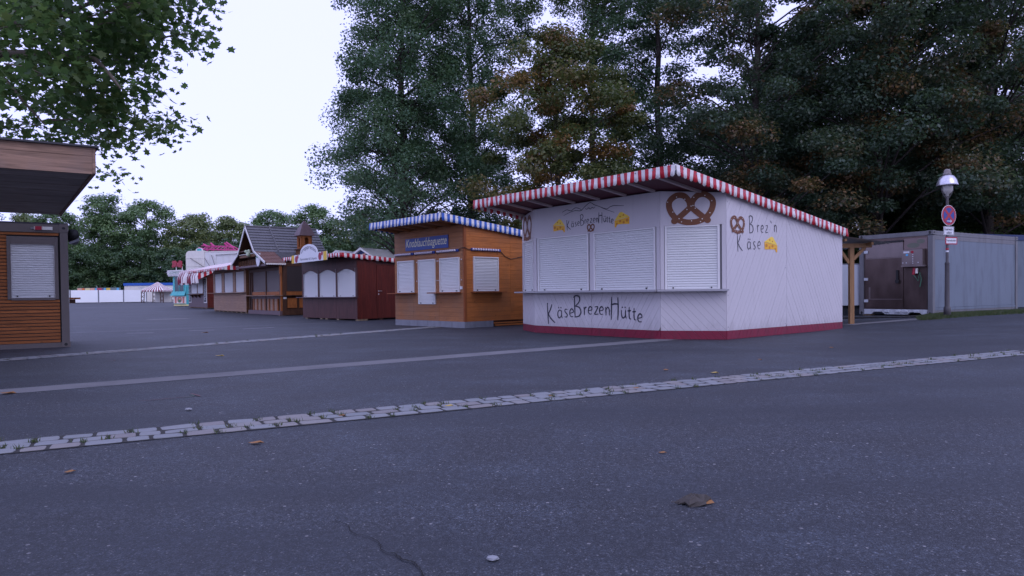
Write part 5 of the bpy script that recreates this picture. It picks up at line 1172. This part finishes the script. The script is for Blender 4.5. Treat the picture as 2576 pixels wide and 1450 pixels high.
def lamp():
    x, y = 14.16, 22.5; z0 = zg(x, y) + .07; H = thing('lamp_post', 'dark lamp post with a chrome bell shade carrying traffic signs', 'street lamp', (x, y, z0)); k = 22.5 / 20
    MB().lathe([(.0, -.1), (.105, -.1), (.105, .22), (.095, .26), (.075, .30), (.068, 1.62), (.066, 1.66), (.075, 1.68), (.045, 1.74), (.040, 3.82), (.036, 3.86), (.0, 3.86)], (0, 0, 0), 14).build('post', 'post_dark', H, True)
    MB().lathe([(.0, 3.84), (.055, 3.86), (.055, 3.93), (.12, 3.97), (.155, 4.05), (.165, 4.28), (.14, 4.36), (0, 4.36)], (0, 0, 0), 16).build('lamp_glass', 'lamp_glass', H, True)
    for a in (0, math.pi): MB().tube([(math.cos(a) * .05, math.sin(a) * .05, 3.80), (math.cos(a) * .13, math.sin(a) * .13, 3.93), (math.cos(a) * .185, math.sin(a) * .185, 4.05), (math.cos(a) * .185, math.sin(a) * .185, 4.36)], .016, 6).build('lamp_bracket', 'post_dark', H)
    MB().lathe([(.30, 4.20), (.315, 4.22), (.30, 4.27), (.27, 4.38), (.20, 4.50), (.11, 4.55), (.0, 4.55)], (0, 0, 0), 24).build('lamp_shade', 'chrome', H, True)
    MB().lathe([(.29, 4.21), (.26, 4.37), (.19, 4.48), (0, 4.53)], (0, 0, 0), 24).build('shade_inside', 'post_dark', H, True)
    MB().lathe([(.10, 4.545), (.125, 4.56), (.12, 4.60), (.095, 4.63), (.10, 4.68), (.07, 4.73), (.0, 4.75)], (0, 0, 0), 14).build('finial', 'finial', H, True)
    b = MB()
    for z in (2.05, 2.13): b.lathe([(.0465, z), (.0465, z + .055)], (0, 0, 0), 14, 0 if z < 2.1 else 1)
    b.build('sticker', ['sign_white', 'sign_red'], H)
    # signs: turned about 55 degrees away from the camera
    u = Vector((math.cos(R(21)), math.sin(R(21)), 0)); n = Vector((u.y, -u.x, 0))
    SF = Plane(Vector((0, 0, 0)) + n * .058, u, (0, 0, 1))
    def round_sign():
        S_ = thing('no_stopping_sign', 'round red and blue no stopping sign with a white arrow on the lamp post', 'sign', (x, y, z0)); cz, rr = 3.24, .33; c = lambda r0, d, m, bb: disc(bb, SF, 0, cz, r0 * .62 / .62, r0, d, m, 32)
        P = [(rr * math.cos(2 * math.pi * i / 32), cz + rr * math.sin(2 * math.pi * i / 32)) for i in range(32)]
        MB().prism(SF, P, -.006, 0).build('plate', 'sign_white', S_)
        b = MB(); disc(b, SF, 0, cz, rr * .96, rr * .96, .0015, 0, 32); b.build('red_ring', 'sign_red', S_)
        b = MB(); disc(b, SF, 0, cz, rr * .74, rr * .74, .003, 0, 32); b.build('blue_field', 'sign_blue', S_)
        b = MB()
        for s_ in (-1, 1): ribbon(b, SF, [(-s_ * rr * .56, cz - rr * .56), (0, cz), (s_ * rr * .56, cz + rr * .56)], .085, .0045 + (s_ + 1) * .0005)
        b.build('red_cross', 'sign_red', S_)
        b = MB(); ribbon(b, SF, [(-.10, cz - .185), (.09, cz - .185)], .026, .008); b.add([SF.P(.05, cz - .125, .0085), SF.P(.13, cz - .185, .0085), SF.P(.05, cz - .245, .0085), SF.P(.085, cz - .185, .0085)], [(0, 3, 1), (3, 2, 1)]); b.build('arrow', 'sign_white', S_)
        for z in (3.38, 3.10): MB().lathe([(.041, z), (.055, z), (.055, z + .03), (.041, z + .03)], (0, 0, 0), 12).build('clamp', 'zinc', S_)
    round_sign()
    S_ = thing('fire_access_plate', 'small white plate reading Feuerwehrzufahrt below the round sign', 'sign', (x, y, z0))
    MB().fbox(SF, -.235, .235, 2.60, 2.88, -.006, 0).build('plate', 'sign_white', S_)
    b = MB()
    for s0, s1, t0, t1 in ((-.225, .225, 2.61, 2.62), (-.225, .225, 2.86, 2.87), (-.225, -.215, 2.62, 2.86), (.215, .225, 2.62, 2.86)): b.fbox(SF, s0, s1, t0, t1, .0005, .002)
    b.build('border', 'ink', S_); text(S_, SF, 'Feuerwehr-', -.19, 2.75, .38, .085, 'ink', .002, 0, .01); text(S_, SF, 'zufahrt', -.11, 2.64, .24, .085, 'ink', .002, 0, .01)
    MB().lathe([(.041, 2.72), (.055, 2.72), (.055, 2.75), (.041, 2.75)], (0, 0, 0), 12).build('clamp', 'zinc', S_)
    S_ = thing('red_bordered_plate', 'lowest small white sign with red border on the lamp post', 'sign', (x, y, z0))
    u2 = Vector((math.cos(R(15)), math.sin(R(15)), 0)); n2 = Vector((u2.y, -u2.x, 0)); S2 = Plane(n2 * .062 + u2 * .10, u2, (0, 0, 1))
    MB().fbox(S2, -.24, .24, 2.30, 2.54, -.006, 0).build('plate', 'sign_red', S_); MB().fbox(S2, -.205, .205, 2.335, 2.505, .0005, .003).build('field', 'sign_white', S_)
    text(S_, S2, 'Feuerwehrzufahrt', -.19, 2.395, .38, .065, 'ink', .005, 0, .01)
    MB().lathe([(.041, 2.40), (.06, 2.40), (.06, 2.43), (.041, 2.43)], (0, 0, 0), 12).build('clamp', 'zinc', S_)
lamp()

# ================================================================== small things on the asphalt
def dry_leaf(x, y, mat, size, rz, label):
    n = 8; vs = []; m = [(-.5, 0), (-.3, .2), (0, .28), (.25, .2), (.5, 0), (.25, -.18), (0, -.26), (-.3, -.2)]
    for a, b in m: vs.append((a * size, b * size, .003 + size * (.10 * abs(a) + .28 * abs(b) + .05 * math.sin(a * 9))))
    vs.append((0, 0, .006)); vs += [(v_[0], v_[1], v_[2] + .002) for v_ in vs]
    fs = [(i, (i + 1) % n, n) for i in range(n)] + [((i + 1) % n + n + 1, i + n + 1, 2 * n + 1) for i in range(n)] + [(i, i + n + 1, (i + 1) % n + n + 1, (i + 1) % n) for i in range(n)]
    o = MB().add(vs, fs).build('fallen_leaf', mat); o.location = (x, y, zg(x, y) + .003); o.rotation_euler = (0, 0, rz); tag(o, label, 'leaf', 'dry leaves on the asphalt')
LEAVES = [(-1.91, 5.12, 'leaf_brown', .11, .4, 'orange brown dry leaf just in front of the cobble band, left of centre'), (-2.79, 4.33, 'leaf_brown', .07, 1.0, 'small brown leaf on the asphalt in front of the left end of the cobbles'), (-5.37, 12.67, 'leaf_yellow', .16, .2, 'pale yellow leaf beyond the pale asphalt band on the left'), (-5.82, 7.96, 'leaf_brown', .16, .3, 'large brown leaf at the left edge under the pale band'),
          (2.13, 9.59, 'leaf_brown', .12, .9, 'reddish brown leaf behind the cobble band, left of the yellow one'), (2.69, 9.2, 'leaf_yellow', .12, .1, 'yellow leaf behind the cobble band below the lilac hut corner'), (1.01, 4.67, 'leaf_brown', .06, .2, 'tiny brown leaf scrap on the right foreground asphalt'), (-.62, 6.72, 'leaf_yellow', .10, .5, 'yellowish leaf lying in the cobble joints at centre'), (-1.55, 6.25, 'leaf_brown', .08, .8, 'orange leaf in the cobbles left of centre'), (1.4, 7.82, 'leaf_brown', .09, .2, 'brown leaf lying on the cobbles right of centre'), (.4, 7.3, 'leaf_brown', .08, 1.2, 'rusty leaf on the cobbles at the middle'), (6.0, 13.0, 'leaf_brown', .12, .6, 'brown leaf on the asphalt below the right wall of the lilac hut'), (-9.3, 20.9, 'leaf_brown', .22, .3, 'brown leaf beside the worn dashes far left'), (3.9, 10.9, 'leaf_brown', .09, .3, 'small brown leaf between cobbles and lilac hut')]
for q in LEAVES: dry_leaf(*q)
def clump():
    H = thing('leaf_clump', 'dark rotten leaf clump with an orange tip on the near asphalt at right', 'leaf', (.93, 3.56, 0), .15); b = MB(); n = 12; vs = []
    for k, (sc, z) in enumerate(((1, .004), (.95, .02), (.62, .04), (.2, .048))):
        for i in range(n):
            a = 2 * math.pi * i / n; r_ = 1 + .22 * math.sin(3 * a + k) + .12 * math.sin(5 * a); vs.append((.085 * sc * r_ * math.cos(a), .052 * sc * r_ * math.sin(a), z + .008 * math.sin(4 * a + k)))
    b.add(vs, [(k * n + i, k * n + (i + 1) % n, (k + 1) * n + (i + 1) % n, (k + 1) * n + i) for k in range(3) for i in range(n)] + [tuple(range(3 * n, 4 * n))]).build('clump', 'leaf_dark', H)
    MB().add([(.05, -.03, .004), (.10, -.028, .008), (.095, -.005, .018), (.06, -.005, .016)], [(0, 1, 2, 3)]).build('leaf_tip', 'leaf_brown', H); MB().tube([(-.07, 0, .015), (-.115, .02, .01)], .003, 5).build('stem', 'leaf_dark', H)
clump()
def pebble(x, y, r_, label):
    rr = random.Random(int(x * 100)); vs = []; n = 8
    prof = [(.6, 0), (1, .25), (.9, .6), (.4, .78)]
    for k, (s_, z) in enumerate(prof):
        for i in range(n):
            a = 2 * math.pi * i / n; q = rr.uniform(.82, 1.1); vs.append((r_ * s_ * q * math.cos(a) * 1.25, r_ * s_ * q * math.sin(a), z * r_))
    o = MB().add(vs, [(k * n + i, k * n + (i + 1) % n, (k + 1) * n + (i + 1) % n, (k + 1) * n + i) for k in range(3) for i in range(n)] + [tuple(range(3 * n, 4 * n))]).build('pebble', 'stone', smooth=False)
    o.location = (x, y, .002); tag(o, label, 'stone', 'loose pebbles')
pebble(-.09, 2.83, .022, 'pale pebble at the bottom centre of the near asphalt'); pebble(-3.14, 6.67, .03, 'small pale pebble behind the left part of the cobble band')

# ================================================================== TREES
def leaf_mesh(name, cen, size, mat, lv, cv, seed, star=False, tilt=.55, nbias=None):
    r = np.random.default_rng(seed); N = len(cen)
    if star: shp = np.array([(0, -.5, 0), (.16, -.34, .02), (.46, -.30, .06), (.30, -.08, .03), (.52, .14, .07), (.20, .16, .01), (0, .55, .06), (-.20, .16, .01), (-.52, .14, .07), (-.30, -.08, .03), (-.46, -.30, .06), (-.16, -.34, .02)])
    else: shp = np.array([(0, -.55, 0), (.34, -.05, .06), (.0, .55, 0), (-.34, -.05, .06)])
    nrm = r.normal(0, tilt, (N, 3)); nrm[:, 2] += 1.0
    if nbias is not None: nrm += nbias * .6
    nrm /= np.linalg.norm(nrm, axis=1, keepdims=True)
    a = r.normal(size=(N, 3)); a -= nrm * np.sum(a * nrm, 1, keepdims=True); a /= np.linalg.norm(a, axis=1, keepdims=True); b = np.cross(nrm, a)
    sz = size * r.uniform(.65, 1.25, (N, 1)); K_ = len(shp)
    V = (cen[:, None, :] + (a[:, None, :] * shp[None, :, 0:1] + b[:, None, :] * shp[None, :, 1:2] + nrm[:, None, :] * shp[None, :, 2:3]) * sz[:, None, :]).reshape(-1, 3)
    me = bpy.data.meshes.new(name); me.vertices.add(N * K_); me.vertices.foreach_set('co', V.astype(np.float32).ravel())
    me.loops.add(N * K_); me.loops.foreach_set('vertex_index', np.arange(N * K_, dtype=np.int32))
    me.polygons.add(N); me.polygons.foreach_set('loop_start', np.arange(0, N * K_, K_, dtype=np.int32))
    me.update(calc_edges=True); me.materials.append(mat)
    for nm, val in (('lv', lv), ('cv', cv)):
        at = me.attributes.new(nm, 'FLOAT', 'FACE'); at.data.foreach_set('value', val.astype(np.float32))
    return me

def crown_points(height, base, radius, n_cl, per, seed, prof, flat=.55, crad=1.0, lean=(0, 0)):
    r = np.random.default_rng(seed); C_ = []; cv = []
    while len(C_) < n_cl:
        h = r.uniform(0, 1); R_ = radius * prof(h); a = r.uniform(0, 2 * np.pi)
        R_ *= 1 + .22 * math.sin(2 * a + seed) + .15 * math.sin(3 * a + 5 * h * 3.1 + seed)
        q = r.uniform(0, 1) ** .55 * R_
        if r.uniform() > R_ / radius + .15: continue
        C_.append((q * math.cos(a) + lean[0] * h, q * math.sin(a) + lean[1] * h, base + h * (height - base))); cv.append(r.uniform())
    C_ = np.array(C_); cv = np.array(cv); rr = crad * r.uniform(.6, 1.3, n_cl)
    idx = np.repeat(np.arange(n_cl), per); d = r.normal(size=(len(idx), 3)); d /= np.linalg.norm(d, axis=1, keepdims=True)
    rad = (r.uniform(0, 1, (len(idx), 1)) ** .45) * rr[idx][:, None]
    off = d * rad; off[:, 2] *= flat; off[:, 2] -= .12 * (off[:, 0] ** 2 + off[:, 1] ** 2) / crad
    P = C_[idx] + off
    lv = np.clip(.55 * r.uniform(0, 1, len(idx)) + .45 * cv[idx] , 0, 1)
    cvv = np.clip(cv[idx] * .8 + .2 * r.uniform(0, 1, len(idx)), 0, 1)
    return P, lv, cvv, C_, d

def tree_parts(height, base, radius, n_cl, per, lsize, mat, bark, seed, prof, trunk_r=.22, flat=.55, crad=1.0, limbs=.35, lean=(0, 0), star=False, trunks=1):
    P, lv, cv, C_, d = crown_points(height, base, radius, n_cl, per, seed, prof, flat, crad, lean)
    crown = leaf_mesh('crown', P, lsize, mat, lv, cv, seed + 1, star, .6, d)
    rr = random.Random(seed); b = MB(); z = [height * .97 * i / 9 for i in range(10)]
    ax = [(lean[0] * k / 9 + rr.uniform(-.14, .14) * (k > 0), lean[1] * k / 9 + rr.uniform(-.14, .14) * (k > 0)) for k in range(10)]
    b.tube([(x, y, zz) for (x, y), zz in zip(ax, z)], [trunk_r * (1.25 if k == 0 else 1) * (1 - .85 * (k / 9) ** 1.2) + .015 for k in range(10)], 8)
    for c in C_:
        if rr.random() > limbs: continue
        rad = math.hypot(c[0], c[1]); h0 = max(base * .75, c[2] - .55 * rad - .3); k = min(8, int(h0 / height * 9.2)); x0, y0 = ax[k]
        m = ((x0 + c[0]) / 2 + rr.uniform(-.2, .2), (y0 + c[1]) / 2 + rr.uniform(-.2, .2), (h0 + c[2]) / 2 + .1 * rad)
        b.tube([(x0, y0, h0), m, tuple(c)], [trunk_r * .28 * (1 - .5 * h0 / height), trunk_r * .17, .012], 5, caps=False)
    trunk = b.mesh('trunk', bark, True)
    return crown, trunk
def plant(parts, name, loc, label, cat='tree', group=None, rz=0.0, sc=1.0):
    H = thing(name, label, cat, loc, rz, group); H.scale = (sc, sc, sc)
    link('crown', parts[0], H); link('trunk', parts[1], H); return H

L_ALD = leafmat('alder_leaves', [(0, (.042, .092, .055)), (.55, (.080, .152, .080)), (1, (.13, .19, .095))])
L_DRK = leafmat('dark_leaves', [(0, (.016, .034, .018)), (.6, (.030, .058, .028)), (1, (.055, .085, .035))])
L_MAP = leafmat('maple_turning', [(0, (.050, .080, .030)), (.5, (.105, .12, .036)), (1, (.19, .165, .045))], (.45, .72, [(0, (.09, .042, .018)), (.5, (.17, .080, .024)), (1, (.25, .145, .035))]))
L_TEAL = leafmat('maple_dark_teal', [(0, (.032, .060, .040)), (.55, (.066, .105, .070)), (1, (.11, .145, .088))], (.64, .84, [(0, (.085, .048, .026)), (.6, (.155, .086, .036)), (1, (.22, .12, .045))]))
L_GRN = leafmat('mid_green', [(0, (.040, .080, .034)), (.5, (.080, .14, .050)), (1, (.14, .18, .06))])
L_FAR = leafmat('far_green', [(0, (.092, .165, .080)), (.5, (.145, .245, .10)), (1, (.21, .30, .12))])
L_FAR2 = leafmat('far_olive', [(0, (.105, .155, .066)), (.5, (.17, .22, .08)), (1, (.25, .275, .10))])
L_FARD = leafmat('far_shade', [(0, (.052, .100, .054)), (.6, (.088, .155, .070)), (1, (.13, .19, .08))])
L_PLANE = leafmat('plane_leaves', [(0, (.036, .085, .034)), (.55, (.085, .155, .048)), (1, (.17, .21, .06))], None, .6)

p_ald = lambda h: (.74 + .26 * h / .16) if h < .16 else (1.0 - .62 * ((h - .16) / .84) ** 1.1)
p_tall = lambda h: min(1, .45 + 2.2 * h) * (1 - .45 * h ** 2)
p_round = lambda h: max(.15, math.sqrt(max(0, 1 - (2 * h - .85) ** 2 / 1.35)))
T = tree_parts
plant(T(21.5, 3.5, 5.5, 370, 340, 0.134, L_ALD, 'bark', 11, p_ald, .26, .85, .85), 'alder_tree', (-5.9, 38.5, .05), 'tall dark green alder standing leftmost behind the plank huts')
plant(T(23, 4.2, 5.4, 325, 340, 0.134, L_ALD, 'bark', 12, p_tall, .24, .85, .85), 'alder_tree', (-2.3, 42, .1), 'tall dark green alder right behind the blue and white awning')
plant(T(12.8, 3.4, 3.7, 125, 426, 0.146, L_MAP, 'bark', 13, p_round, .16, .55, .85), 'maple_tree', (2.1, 31.5, 0), 'maple turning olive and rusty brown left behind the lilac hut')
plant(T(23, 6.5, 4.4, 140, 411, 0.138, L_GRN, 'bark', 14, p_tall, .24, .6, .95), 'tall_tree', (4.9, 41, 0), 'tall green tree with a bare lower trunk behind the turning maple')
plant(T(22, 4.6, 3.8, 125, 411, 0.138, L_ALD, 'bark', 15, p_tall, .25, .6, .95), 'tall_tree', (8.2, 38.5, 0), 'tall dark tree with visible trunk above the lilac hut roof')
plant(T(20.5, 3.4, 5.4, 250, 440, 0.146, L_TEAL, 'bark', 16, p_round, .24, .5, 1.05), 'maple_tree', (11.9, 33.5, .1), 'broad dark maple with rusty leaf patches above the right end of the lilac hut')
plant(T(20, 4.4, 6.0, 250, 440, 0.154, L_TEAL, 'bark', 17, p_round, .26, .5, 1.1), 'maple_tree', (17.4, 33, .2), 'large dark maple with hanging branches behind the lamp post')
plant(T(21, 4.0, 6.2, 280, 440, 0.162, L_TEAL, 'bark', 18, p_round, .26, .5, 1.1), 'maple_tree', (23.4, 34, .3), 'dark maple over the grey container at the right edge')
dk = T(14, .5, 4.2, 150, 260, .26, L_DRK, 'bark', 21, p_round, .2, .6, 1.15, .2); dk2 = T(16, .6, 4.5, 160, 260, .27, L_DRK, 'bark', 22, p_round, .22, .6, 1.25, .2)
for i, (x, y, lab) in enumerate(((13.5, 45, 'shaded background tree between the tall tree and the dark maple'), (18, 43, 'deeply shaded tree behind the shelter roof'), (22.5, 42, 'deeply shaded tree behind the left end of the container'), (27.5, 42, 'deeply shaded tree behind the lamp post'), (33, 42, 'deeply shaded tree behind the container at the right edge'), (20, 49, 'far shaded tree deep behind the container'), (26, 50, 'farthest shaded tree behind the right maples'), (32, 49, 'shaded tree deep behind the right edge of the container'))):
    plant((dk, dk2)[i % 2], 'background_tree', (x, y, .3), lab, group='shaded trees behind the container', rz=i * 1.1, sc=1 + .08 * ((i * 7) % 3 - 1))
bs = T(4.6, .1, 2.4, 60, 300, .16, L_GRN, 'bark', 31, p_round, .06, .6, .7, .3)
for i, (x, y, lab) in enumerate(((21.8, 36, 'leafy green bush behind the container roof right of the lamp'), (26.2, 35, 'leafy green bush at the right edge behind the blue roof'), (17.0, 38, 'dark bush low behind the container'))):
    plant(bs, 'bush', (x, y, .3), lab, 'bush', 'bushes behind the container', i * 1.7, 1 + .2 * (i % 2))

# far tree line
fa = [T(19, .8, 6.5, 190, 150, .42, L_FAR, 'bark', 41, p_round, .3, .65, 1.7, .15), T(17, .6, 6.0, 180, 150, .42, L_FAR2, 'bark', 42, p_round, .3, .65, 1.7, .15), T(21, .8, 6.5, 200, 150, .42, L_FAR, 'bark', 43, p_ald, .3, .6, 1.8, .15), T(15, .5, 6.2, 100, 150, .5, L_FARD, 'bark', 44, p_round, .3, .65, 1.6, .15)]
FT = [(-136, 150, 1, 1.2, 'olive tree'), (-126, 152, 0, 1.2, 'green tree'), (-117, 150, 0, 1.18, 'round green tree'), (-107, 153, 1, 1.15, 'olive tree'), (-98, 150, 0, 1.02, 'green tree'), (-88, 149, 2, 1.08, 'tallest far tree'), (-79, 150, 0, 1.12, 'bright green tree'), (-70, 153, 1, 1.12, 'olive tree'), (-61, 151, 1, 1.06, 'pale olive tree'), (-52, 151, 0, 1.0, 'green tree'), (-43, 150, 0, 1.05, 'dome shaped tree'), (-34, 152, 1, 1.1, 'yellowish tree'), (-25, 150, 0, 1.0, 'green tree'), (-16, 152, 1, 1.05, 'olive tree'), (-7, 150, 0, .9, 'green tree'), (3, 152, 2, .85, 'green tree')]
names = ['leftmost, behind the cabin roof', 'second from the left behind the cabin', 'behind the cabin end wall', 'just right of the cabin', 'above the left end of the white fence', 'above the cartoon banner', 'above the middle of the white fence', 'above the blue roofed pavilion', 'above the turquoise booth', 'above the magenta track pieces', 'left of the chalet ridge', 'behind the chalet ridge', 'just right of the bell turret', 'above the crepe hut awning', 'above the white gables', 'behind the left alder trunk']
for i, ((x, y, k, s_, nm), pl_) in enumerate(zip(FT, names)): plant(fa[k], 'far_tree', (x, y, .2), '%s of the far tree line, %s' % (nm, pl_), group='far tree line', rz=i * 1.3, sc=s_)
ORD = 'leftmost second third fourth fifth sixth seventh eighth ninth tenth eleventh twelfth thirteenth fourteenth fifteenth sixteenth seventeenth eighteenth nineteenth twentieth rightmost'.split()
for i, x in enumerate(range(-134, 8, 7)):
    plant(fa[3], 'understory_tree', (x, 143 + (i % 3) * 1.5, .2), ('%s low dark tree under the far tree line' % ORD[i]) if i in (0, 20) else ('%s low dark tree from the left under the far tree line' % ORD[i]), group='understory under the far tree line', rz=i * .9, sc=.74 + .07 * (i % 3))

# plane tree whose branches hang in from the left
def plane_tree():
    r = np.random.default_rng(77); H = thing('plane_tree', 'plane tree whose leafy branches hang over the canopy at upper left', 'tree', (-13.2, 16.5, 0))
    bx, by = -13.2, 16.5
    # clusters: right hand edge of the crown (world x by height), thick in depth
    cl = []
    edge = [(3.5, -7.6), (3.75, -6.75), (4.0, -6.25), (4.25, -6.3), (4.5, -5.85), (4.75, -6.15), (5.05, -6.25), (5.3, -5.85), (5.6, -5.45), (6.0, -5.35), (7.0, -5.4), (9.0, -6.4), (10.5, -8.5)]
    ez = np.array([e[0] for e in edge]); ex = np.array([e[1] for e in edge])
    while len(cl) < 340:
        z = r.uniform(3.95, 8.6) if r.uniform() < .8 else r.uniform(8, 10.5); xr_ = np.interp(z, ez, ex) - .12; x = xr_ - abs(r.normal(0, 2.4)) - .12
        if x < -13: continue
        dep = r.normal(0, 1.0) * (1 + .35 * (xr_ - x)); y = 11.2 + dep + max(0, (xr_ - x)) * .35
        if y < 9.6 + .1 * (xr_ - x): continue
        cl.append((x, y, z))
    cl = np.array(cl); per = 54; idx = np.repeat(np.arange(len(cl)), per)
    off = r.normal(0, 1, (len(idx), 3)) * np.array([.24, .3, .16]); P = cl[idx] + off; P[:, 2] = np.maximum(P[:, 2], 3.5)
    cv = r.uniform(0, 1, len(cl)); lv = np.clip(.5 * cv[idx] + .5 * r.uniform(0, 1, len(idx)), 0, 1)
    P -= np.array([bx, by, 0])
    link('crown', leaf_mesh('crown', P, .142, L_PLANE, lv, lv, 5, True, .75), H)
    b = MB(); b.tube([(0, 0, -.1), (.1, -.05, 2.5), (.3, -.4, 5), (.6, -.9, 7.5), (.5, -1.0, 10)], [.36, .30, .25, .16, .05], 10)
    q = lambda *pts_: [(x - bx, y - by, z) for x, y, z in pts_]
    for pth, r0 in ((q((-12.9, 16.0, 4.6), (-10.5, 13.2, 5.15), (-8.3, 11.4, 5.12), (-7.2, 11.2, 5.02), (-6.6, 11.1, 4.90), (-6.3, 11.0, 4.6), (-6.15, 11, 4.4)), .10), (q((-12.8, 15.8, 5.6), (-10, 12.5, 6.0), (-7.5, 11.3, 5.6), (-6.6, 11.0, 5.75), (-5.8, 11, 6.0)), .08), (q((-12.9, 16, 4.2), (-10.6, 13.2, 4.8), (-8.4, 11.6, 4.75), (-7.9, 11.3, 4.3), (-7.5, 11.2, 3.9)), .06), (q((-7.2, 11.2, 5.02), (-7.1, 11.2, 5.5), (-6.6, 11.1, 5.6), (-5.7, 11, 5.75)), .03), (q((-12.5, 15.5, 7), (-9.5, 12, 8), (-6.5, 11, 7.2)), .08)):
        b.tube(pth, [max(.012, r0 * (1 - .85 * i / (len(pth) - 1))) for i in range(len(pth))], 7)
    for i in range(0, len(cl), 2):
        c = cl[i] - np.array([bx, by, 0]); e = c + np.array([-.7, .1, .05 + r.uniform(-.2, .25)]); b.tube([tuple(e), tuple((e + c) / 2 + [0, 0, .05]), tuple(c)], [.014, .01, .004], 4, caps=False)
    b.build('trunk', 'bark_pale', H, True)
plane_tree()
